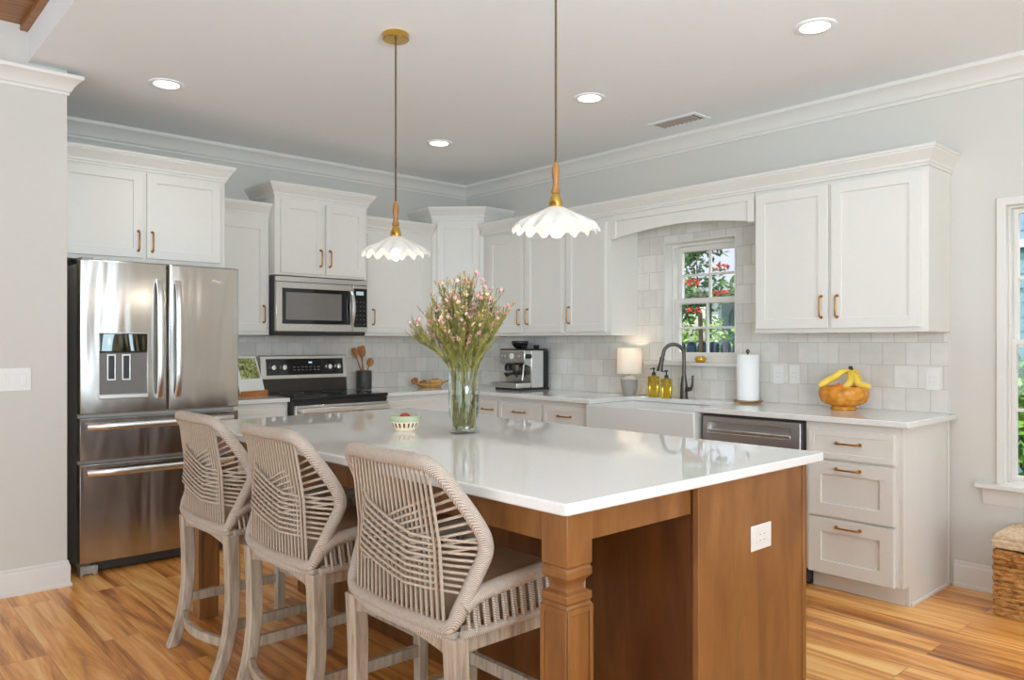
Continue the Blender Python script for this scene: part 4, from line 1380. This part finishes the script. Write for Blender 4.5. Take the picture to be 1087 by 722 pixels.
# ------------------------------------------------------------------ faucet
FX, FY = 4.392, 3.110
t = thing('faucet', 'dark gooseneck pull-down faucet behind the farmhouse sink', 'faucet', (FX, FY, .914))
part('body', MB().lathe([(.030, 0), (.030, .008), (.026, .014), (.025, .05), (.0265, .058), (.024, .066), (.0245, .09), (.020, .12), (.0165, .150), (.0145, .16)], n=24), M['dark_metal'], t, smooth=50)
dirx = Vector((-.72, .70, 0)).normalized()
gp = [Vector((0, 0, .155))]
gp += [Vector((0, 0, .27))] + [Vector((dirx.x * (.070 - .070 * math.cos(a)), dirx.y * (.070 - .070 * math.cos(a)), .30 + .070 * math.sin(a))) for a in [PI * k / 10 for k in range(11)]]
gp += [Vector((dirx.x * .148, dirx.y * .148, .275))]
part('spout', MB().tube(gp, .0125, 14), M['dark_metal'], t, smooth=60)
sp_ = MB()
a = Vector((dirx.x * .147, dirx.y * .147, .28)); b = a + Vector((dirx.x * .018, dirx.y * .018, -.095))
sp_.tube([a, a.lerp(b, .12), a.lerp(b, .2), a.lerp(b, .6), a.lerp(b, .8), b], [.015, .017, .0145, .018, .021, .022], 16)
part('spray_head', sp_, M['dark_metal'], t, smooth=50)
hv = MB()
hv.tube([(0, 0, .065), (.0, -.03, .065), (.0, -.055, .067)], [.017, .017, .014], 14)
hv.tube([(0, -.055, .062), (.0, -.066, .09), (.0, -.070, .125), (0, -.071, .160)], [.010, .008, .007, .008], 10)
part('lever_handle', hv, M['dark_metal'], t, smooth=50)

# ------------------------------------------------------------------ paper towel
PX, PY = 4.40, 2.630
t = thing('paper_towel_holder', 'metal paper towel stand with wire base and finial', 'paper towel holder', (PX, PY, .914))
hb = MB()
hb.tube([(.088 * math.cos(2 * PI * k / 40), .088 * math.sin(2 * PI * k / 40), .012) for k in range(40)], .0042, 8, loop=True)
for a in (0, PI / 2, PI, 3 * PI / 2):
    hb.tube([(0, 0, .012), (.088 * math.cos(a), .088 * math.sin(a), .012)], .0035, 8)
    hb.ball((.088 * math.cos(a), .088 * math.sin(a), .008), .008, 10, 6)
part('base', hb, M['brass'], t, smooth=60)
part('rod', MB().tube([(0, 0, .012), (0, 0, .318)], .005, 10), M['dark_metal'], t, smooth=60)
part('finial', MB().lathe([(.005, .312), (.012, .320), (.013, .328), (.008, .336), (.003, .340)], n=14), M['dark_metal'], t, smooth=60)
o = part('paper_towel_roll', MB().lathe([(.018, .016), (.068, .016), (.069, .018), (.069, .302), (.067, .304), (.018, .304)], n=44), plain('paper', srgb(244, 243, 241), .95, nz=.01, nscale=120, bump=.1), smooth=50)
o.location = (PX, PY, .914)
tag(o, 'full roll of white paper towel on its stand by the window', 'paper towel')

# ------------------------------------------------------------------ brass dish on the sill
o = part('gold_dish', MB().lathe([(.003, 0), (.026, 0), (.038, .012), (.041, .026), (.036, .036), (.034, .036), (.037, .026), (.03, .012), (.003, .008)], n=28), plain('gold_glaze', srgb(214, 170, 70), .22, .6, nz=.2, nscale=40), smooth=50)
o.location = (4.478, 3.035, 1.1585)
tag(o, 'small gold dish on the ledge under the sink window', 'dish')
o = part('sponge', MB().box(-.022, .022, -.030, .030, 0, .022), plain('sponge', srgb(196, 150, 64), .9, nz=.2, bump=.4), bevel=.006)
o.location = (4.478, 3.035, 1.1585 + .0225)
tag(o, 'yellow scrubber resting in the gold dish on the ledge', 'sponge')

# ------------------------------------------------------------------ fruit bowl
UX, UY = 4.335, 1.985
def amber():
    t = NT('amber_textured_glass')
    v = t.add('ShaderNodeTexVoronoi', feature='SMOOTH_F1')
    v.inputs['Scale'].default_value = 34
    c = t.add('ShaderNodeTexCoord')
    t.link(c.outputs['Object'], v.inputs['Vector'])
    t.link(t.ramp(v.outputs['Distance'], [(.1, srgb(250, 206, 112)), (.45, srgb(236, 166, 54)), (.8, srgb(196, 116, 24))]), t.b.inputs['Base Color'])
    t.set(Roughness=.1)
    t.bump(v.outputs['Distance'], .6, .01)
    tl = t.add('ShaderNodeBsdfTranslucent')
    tl.inputs[0].default_value = srgb(250, 190, 80)
    mx = t.add('ShaderNodeMixShader')
    mx.inputs[0].default_value = .4
    t.link(t.b.outputs[0], mx.inputs[1])
    t.link(tl.outputs[0], mx.inputs[2])
    t.link(mx.outputs[0], t.n['Material Output'].inputs[0])
    return t.m
o = part('fruit_bowl', MB().lathe([(.004, 0), (.066, 0), (.070, .004), (.067, .016), (.062, .022), (.090, .030), (.118, .046), (.131, .074), (.133, .102), (.126, .126), (.118, .133), (.113, .130), (.124, .10), (.121, .076), (.108, .054), (.07, .040), (.004, .037)], n=48), amber(), smooth=50)
o.location = (UX, UY, .914)
tag(o, 'amber textured glass fruit bowl on the counter', 'bowl')
M['banana'] = leafm('banana_skin', srgb(226, 190, 62), srgb(244, 214, 96), 14)
M['banana_tip'] = plain('banana_tip', srgb(74, 54, 30), .7)
bt_ = thing('banana_bunch', 'bunch of yellow bananas joined at a dark stem in the fruit bowl', 'bananas', (UX, UY, .914 + .1))
Lf, Fw = Vector((-.741, .671, 0)), Vector((-.671, -.741, 0))      # along the wall's view, and out towards the room
knot = Lf * -.040 + Vector((0, 0, .122))
for (l0, f0, z0, l1, f1, z1) in ((.150, .02, .036, .06, .025, .088), (-.128, .05, .030, -.055, .055, .050), (-.105, -.03, .034, -.085, -.025, .092), (.03, .075, .020, -.01, .06, .06)):
    ex, ey, ez = Lf * l0 + Fw * f0 + Vector((0, 0, z0))
    bx_, by_, bz_ = Lf * l1 + Fw * f1 + Vector((0, 0, z1))
    e = Vector((ex, ey, ez)); bb = Vector((bx_, by_, bz_))
    P = smooth_path([knot, knot.lerp(bb, .55) + Vector((0, 0, .012)), bb, e.lerp(bb, .45), e], 5)
    m = len(P) - 1
    rad = [.007 + .0125 * min(1, (q / m) * 3.2) * (1 - max(0, (q / m - .72) / .28) ** 2 * .75) for q in range(m + 1)]
    part('banana', MB().tube(P, rad, 9), M['banana'], bt_, smooth=55)
part('stem', MB().tube([knot + Vector((0, 0, -.006)), knot + Vector((.0, .0, .012)), knot + Vector((.002, .002, .024))], [.014, .012, .010], 10), M['banana_tip'], bt_, smooth=60, label='dark brown bunch stem')
M['orange'] = leafm('orange_skin', srgb(232, 112, 20), srgb(246, 140, 38), 40)
M['orange'].node_tree.nodes['Principled BSDF'].inputs['Roughness'].default_value = .4
fruitlet('orange', 'round orange lying under the bananas in the fruit bowl', 'orange', (UX - .060, UY + .000, .914 + .072), .040, M['orange'], M['green_stalk'])
fruitlet('orange', 'second orange deep in the amber bowl behind the first', 'orange', (UX + .02, UY + .055, .914 + .060), .038, M['orange'], M['green_stalk'])

# ------------------------------------------------------------------ utensil crock
KX, KY = 3.345, 5.505
t = thing('utensil_crock', 'dark round utensil crock right of the range', 'crock', (KX, KY, .914))
part('pot', MB().lathe([(.003, 0), (.060, 0), (.063, .004), (.063, .15), (.061, .153), (.058, .15), (.057, .012), (.003, .010)], n=36), M['crock'], t, smooth=40)
def utensil(name, label, ang, lean, L, kind):
    """stands inside the crock and leans on its rim"""
    t = thing(name, label, 'utensil', (KX, KY, .914 + .0105), 0, 'wooden utensils in the crock')
    d = Vector((math.cos(ang) * lean, math.sin(ang) * lean, 1)).normalized()
    b = Vector((-math.cos(ang) * .02, -math.sin(ang) * .02, .006))
    P = [b, b + d * (L * .5), b + d * (L * .74)]
    part('handle', MB().tube(P, [.0055, .006, .0055], 8), M['spoonwood'], t, smooth=60)
    hd = MB()
    rr = []
    u = Vector((.72, -.69, 0)); n_ = d.cross(u).normalized(); u = n_.cross(d)
    for k in range(9):
        s_ = k / 8
        w_ = (.006 + (.024 if kind == 'spoon' else .019) * math.sin(PI * min(1, .08 + s_ * .92)) ** .6) if kind != 'flat' else (.006 + .018 * min(1, s_ * 2.2))
        if s_ == 1: w_ *= .6
        c = b + d * (L * (.72 + .28 * s_)) + n_ * (.006 * math.sin(PI * s_) if kind == 'spoon' else 0)
        th_ = .005 - .0015 * s_
        rr.append([tuple(c + u * x * w_ + n_ * y * th_) for x, y in ((-1, 0), (-.6, -1), (.6, -1), (1, 0), (.6, .8), (-.6, .8))])
    hd.rings(rr)
    part('head', hd, M['spoonwood'], t, smooth=60)
utensil('wooden_spatula', 'wooden spatula leaning leftmost in the dark crock', 2.5, .33, .340, 'flat')
utensil('wooden_turner', 'wooden turner standing second from left in the crock', 2.35, .17, .340, 'flat')
utensil('wooden_fork', 'tallest dark wooden utensil in the middle of the crock', -.5, .03, .345, 'paddle')
utensil('wooden_spoon', 'wooden spoon with round bowl leaning right in the crock', -.72, .34, .255, 'spoon')

# ------------------------------------------------------------------ bread tray
TX, TY = 3.93, 5.40
t = thing('wooden_tray', 'light wooden boat-shaped tray on the counter behind the vase', 'tray', (TX, TY, .914), -.35)
tm = MB()
def boat(f, z):
    return [(f * .17 * math.cos(a), f * .075 * math.sin(a), z + .022 * abs(math.cos(a)) ** 4 * (1 if z > .01 else 0)) for a in [2 * PI * k / 36 for k in range(36)]]
tm.rings([boat(.55, 0), boat(.75, .012), boat(1, .030), boat(.96, .034), boat(.70, .018), boat(.3, .014)])
part('dish', tm, M['traywood'], t, smooth=60)
M['crust'] = leafm('bread_crust', srgb(150, 84, 40), srgb(196, 136, 74), 24)
M['crust2'] = leafm('golden_crust', srgb(188, 140, 70), srgb(216, 176, 104), 24)
def loaf(label, x, y, z, r, rz, m):
    mb = MB()
    mb.ball((0, 0, r[2]), r, 18, 11, fn=lambda a, b, c: (a, b, c + .004 * math.sin(a * 130) * (1 if c > .01 else 0)))
    o = part('bread_roll', mb, m, smooth=60)
    o.location = (x, y, z)
    o.rotation_euler = (0, 0, rz)
    tag(o, label, 'bread')
loaf('dark crusted round roll at the left end of the wooden tray', TX - .125, TY + .045, .914 + .028, (.034, .030, .027), .2, M['crust'])
loaf('flatter brown roll lying second from left on the wooden tray', TX - .055, TY + .020, .914 + .020, (.036, .030, .020), .1, M['crust'])
loaf('long golden loaf in the middle of the wooden tray', TX + .05, TY - .018, .914 + .020, (.066, .034, .027), -.35, M['crust2'])

# ------------------------------------------------------------------ cookbook on stand
t = thing('cookbook_stand', 'wooden bookstand ledge holding a recipe page beside the range', 'bookstand', (2.305, 5.34, .914), .38)
part('ledge', MB().prism([(-.055, 0), (-.055, .040), (-.043, .040), (-.043, .014), (.02, .014), (.05, .0)], -.125, .125, lambda a, b, x: (x, a, b)), wood('ledge_wood', srgb(140, 80, 34), srgb(176, 108, 50), srgb(198, 134, 72), (3, 20, 20), .45), t, bevel=.002)
part('easel_back', MB().prism([(-.018, .014), (-.008, .014), (.092, .285), (.082, .288)], -.10, .10, lambda a, b, x: (x, a, b)), M['spoonwood'], t, bevel=.001)
bk = thing('cookbook', 'open white recipe page with green food picture on the bookstand', 'book', (2.305, 5.34, .914), .38)
def lean(x, s_, o_):   # s_ along the leaning board, o_ out towards the reader
    return (x, -.028 + .345 * s_ - .94 * o_, .0195 + .94 * s_ - .345 * o_)
part('pages', MB().box(-.118, .118, .0, .012, 0, .285, lambda x, o_, s_: lean(x, s_, o_)), plain('white_page', srgb(240, 238, 232), .6, nz=.01), bk, bevel=.001)
def dish_mat():
    t = NT('recipe_picture')
    f = t.noise(t.coord('Object', (1, 1, 1)), 26, 3, .6, 1.2)
    t.link(t.ramp(f, [(.3, srgb(60, 48, 30)), (.42, srgb(120, 128, 62)), (.55, srgb(176, 180, 110)), (.68, srgb(232, 226, 208))]), t.b.inputs['Base Color'])
    t.set(Roughness=.5)
    return t.m
part('picture', MB().box(-.075, .105, .0122, .0128, .115, .27, lambda x, o_, s_: lean(x, s_, o_)), dish_mat(), bk)

# ------------------------------------------------------------------ wicker basket
def wicker():
    t = NT('seagrass_weave')
    c = t.add('ShaderNodeTexCoord')
    mp = t.add('ShaderNodeMapping'); mp.inputs['Scale'].default_value = (26, 26, 58)
    t.link(c.outputs['Object'], mp.inputs[0])
    n = t.noise(mp.outputs[0], 1.0, 3, .6, .8)
    t.link(t.ramp(n, [(.28, srgb(92, 54, 18)), (.48, srgb(178, 124, 62)), (.7, srgb(216, 166, 100))]), t.b.inputs['Base Color'])
    t.set(Roughness=.75)
    t.bump(n, .8, .012)
    return t.m
M['wicker'] = wicker()
bx0, bx1, by0, by1 = 4.165, 4.485, .70, 1.180
t = thing('wicker_basket', 'brown woven seagrass basket with lid under the tall window', 'basket', ((bx0 + bx1) / 2, (by0 + by1) / 2, 0))
mb = MB()
rowh = .024
nrow = 13
for r_ in range(nrow):
    z = r_ * rowh + .012
    pts = []
    per = []
    for (xa, ya), (xb, yb_) in (((bx0, by0), (bx1, by0)), ((bx1, by0), (bx1, by1)), ((bx1, by1), (bx0, by1)), ((bx0, by1), (bx0, by0))):
        for k in range(14):
            q = k / 14
            x, y = xa + (xb - xa) * q, ya + (yb_ - ya) * q
            ph = (k + r_) % 2
            cx, cy = (bx0 + bx1) / 2, (by0 + by1) / 2
            s_ = 1 + (.012 if ph else -.012)
            pts.append((cx + (x - cx) * s_, cy + (y - cy) * s_, z + random.uniform(-.003, .003)))
    mb.tube(pts, .0135, 6, loop=True)
part('woven_side', mb, M['wicker'], t, smooth=60, world=True)
ld = MB()
for r_, (g, z) in enumerate(((-.006, .333), (-.006, .352), (0, .371))):
    pts = []
    for (xa, ya), (xb, yb_) in (((bx0 + g, by0 + g), (bx1 - g, by0 + g)), ((bx1 - g, by0 + g), (bx1 - g, by1 - g)), ((bx1 - g, by1 - g), (bx0 + g, by1 - g)), ((bx0 + g, by1 - g), (bx0 + g, by0 + g))):
        for k in range(14):
            q = k / 14
            pts.append((xa + (xb - xa) * q + (.003 if (k + r_) % 2 else -.003), ya + (yb_ - ya) * q + (.003 if (k + r_) % 2 else -.003), z))
    ld.tube(pts, .0125, 6, loop=True)
for k in range(13):
    x = bx0 + .012 + (bx1 - bx0 - .024) * k / 12
    ld.tube([(x, by0 + .006 + (by1 - by0 - .012) * q / 16, .374 + (.004 if (q + k) % 2 else -.002)) for q in range(17)], .0135, 6)
part('lid', ld, plain('pale_weave', srgb(206, 180, 148), .8, nz=.25, nscale=60, bump=.4), t, smooth=60, world=True, label='paler woven lid')

# ------------------------------------------------------------------ outside
o = part('ground_outside', MB().box(4.75, 60, -40, 60, -.45, -.4), M['grass']); o['kind'] = 'structure'
def leaves_mb(rnd, c, r, n, L, w_):
    mb = MB()
    for _ in range(n):
        while True:
            p = Vector((rnd.uniform(-1, 1), rnd.uniform(-1, 1), rnd.uniform(-1, 1)))
            if .25 < p.length < 1: break
        p = Vector((c[0] + p.x * r[0], c[1] + p.y * r[1], c[2] + p.z * r[2]))
        d = Vector((rnd.uniform(-1, 1), rnd.uniform(-1, 1), rnd.uniform(-.6, .8))).normalized()
        sd = d.cross(Vector((rnd.uniform(-1, 1), rnd.uniform(-1, 1), rnd.uniform(-1, 1)))).normalized()
        mb.face([p, p + d * L * .5 - sd * w_, p + d * L, p + d * L * .5 + sd * w_])
    return mb
def plant(name, label, cat, loc, crowns, trunk_h, trunk_r, m, n, L, w_, blossoms=(), group=None, seed=1):
    rr_ = random.Random(seed)
    t = thing(name, label, cat, loc, 0, group)
    tk = MB().tube([(0, 0, 0), (.05, .03, trunk_h * .5), (0, .02, trunk_h)], [trunk_r, trunk_r * .8, trunk_r * .55], 8)
    for c, r in crowns:
        tk.tube([(0, .02, trunk_h * .7), (c[0] * .6, c[1] * .6, (trunk_h * .7 + c[2]) / 2), tuple(c)], [trunk_r * .5, trunk_r * .35, trunk_r * .15], 6)
    part('trunk', tk, M['bark'], t, smooth=60)
    f = MB()
    for c, r in crowns:
        q = leaves_mb(rr_, c, r, n, L, w_)
        me = bpy.data.meshes.new('tmp'); q.bm.to_mesh(me); q.bm.free()
        f.bm.from_mesh(me); bpy.data.meshes.remove(me)
    part('foliage', f, m, t)
    for bp_ in blossoms:
        b = MB()
        for _ in range(46):
            d = Vector((rr_.uniform(-1, 1), rr_.uniform(-1, 1), rr_.uniform(-.5, 1))).normalized()
            sd = d.cross(Vector((rr_.uniform(-1, 1), rr_.uniform(-1, 1), rr_.uniform(-1, 1)))).normalized()
            p = Vector(bp_) + Vector((d.x * .02, d.y * .055, d.z * .012))
            b.face([p, p + d * .018 - sd * .010, p + d * .034, p + d * .018 + sd * .010])
        part('blossom', b, M['red'], t)
    return t
def on_ray(u, v_, x):
    """point at world x seen through the sink window (used only to plant things at a sensible spot)"""
    fw = Vector((math.sin(.7354), math.cos(.7354), 0)); rt = Vector((math.cos(.7354), -math.sin(.7354), 0))
    d = fw + rt * ((u - 543.5) / 819) + Vector((0, 0, (364.6 - v_) / 819))
    k = x / d.x
    return (d.x * k, d.y * k, 1.29 + d.z * k)
# flowering shrub right outside the sink window
sx, sy = 6.6, 4.45
bl = []
for u, v_ in ((766, 284), (735, 300), (765, 312), (737, 330)):
    p = on_ray(u, v_, 6.25)
    bl.append((p[0] - sx, p[1] - sy, p[2] + .4))
plant('flowering_shrub', 'shrub with orange red blossoms just outside the sink window', 'shrub', (sx, sy, -.4),
      [((.1, .15, 2.75), (.4, .34, .30)), ((.2, .2, 2.25), (.4, .42, .26))], 2.0, .025, M['tree'], 420, .085, .017, bl, None, 3)
plant('leafy_bush', 'bright green bush below the sink window view', 'shrub', (8.7, 5.75, -.4), [((0, .2, 1.5), (.55, .62, .62)), ((0, -.75, 1.1), (.4, .35, .45))], .8, .05, M['bush'], 800, .10, .024, (), None, 5)
for i, (x, y, h, lb) in enumerate(((20, 14.5, 7.0, 'tall garden tree seen high through the left panes of the sink window'), (24, 15.0, 8.0, 'tall garden tree farther behind the pale neighbouring house'), (15, 13.2, 4.6, 'smaller garden tree near the white porch post outside'))):
    plant('garden_tree', lb, 'tree', (x, y, -.4), [((0, 0, h * .55), (1.5, 1.5, h * .22)), ((.3, .4, h * .8), (1.2, 1.2, h * .2)), ((-.3, -.6, h * .68), (1.2, 1.2, h * .18))], h * .6, .16, M['tree'], 900, .36, .085, (), 'trees beyond the sink window', 20 + i)
# neighbouring house with a porch post, beyond the sink window
t = thing('porch_house', 'pale neighbouring house with white porch post seen through sink window', 'house', (17.5, 10.5, -.4))
hw = MB().box(0, 4, -4, 1.2, 0, 2.9)
for k in range(15):
    hw.prism([(0, 0), (-.02, 0), (0, .17)], -4, 1.2, lambda a, b, y, k=k: (a, y, k * .19 + b))
part('wall', hw, M['siding'], t)
part('porch_post', MB().box(-1.05, -.88, .15, .33, 0, 2.75), M['outwhite'], t, bevel=.01)
part('porch_beam', MB().box(-1.1, -.8, -4.2, 1.4, 2.75, 2.98), M['outwhite'], t, bevel=.01)
part('roof', MB().prism([(-1.5, 2.95), (2, 4.7), (5.5, 2.95), (5.5, 3.1), (2, 4.9), (-1.5, 3.1)], -4.5, 1.6, lambda a, b, y: (a, y, b)), plain('grey_roof', srgb(170, 176, 184), .8), t)
fr_ = MB(); fr_.box(-.05, -.005, -.95, -.15, 1.0, 2.2)
wp = part('window', fr_, M['outwhite'], t)
part('pane', MB().box(-.06, -.052, -.89, -.21, 1.06, 2.14), M['black_glass'], wp)
# navy fence of round-topped boards
t = thing('navy_fence', 'dark navy fence of round-topped boards beyond the sink window', 'fence', (7.2, 4.75, -.4))
for k in range(16):
    y = -1.1 + k * .145
    pts = [(y, 0), (y + .105, 0), (y + .105, 1.66)] + [(y + .0525 + .0525 * math.cos(a), 1.66 + .05 * math.sin(a)) for a in [PI * q / 8 for q in range(1, 8)]] + [(y, 1.66)]
    part('board', MB().prism(pts, 0, .03, lambda a, b, x: (x, a, b)), M['navy'], t)
part('rail', MB().box(.03, .08, -1.12, 1.2, .4, .5).box(.03, .08, -1.12, 1.2, 1.3, 1.4), M['navy'], t)
# house beside the tall window
t = thing('shingled_house', 'blue house with shingled gable seen through the tall window', 'house', (11.5, 2.2, -.4))
hw = MB().box(0, 4, -3.4, 1.2, 0, 3.0)
for k in range(16):
    hw.prism([(0, 0), (-.02, 0), (0, .17)], -3.4, 1.2, lambda a, b, y, k=k: (a, y, k * .185 + b))
part('wall', hw, M['siding'], t)
gb = MB()
for k in range(12):
    for j in range(23):
        gb.box(-.03 - .012 * ((k + j) % 2), .0, -3.4 + j * .2 + .1 * (k % 2), -3.4 + j * .2 + .19 + .1 * (k % 2), 3.0 + k * .14, 3.0 + k * .14 + .155)
gb.box(0, 4, -3.4, 1.3, 3.0, 4.7)
part('shingled_gable', gb, M['shingle'], t)
part('trim_band', MB().box(-.07, -.031, -3.45, 1.3, 2.92, 3.02), M['outwhite'], t)
plant('hedge_bush', 'leafy green bush outside the tall window', 'shrub', (7.4, 1.75, -.4), [((0, 0, .95), (.6, .9, .62)), ((.2, .5, 1.2), (.4, .5, .4))], .7, .05, M['bush'], 1000, .12, .03, (), None, 9)
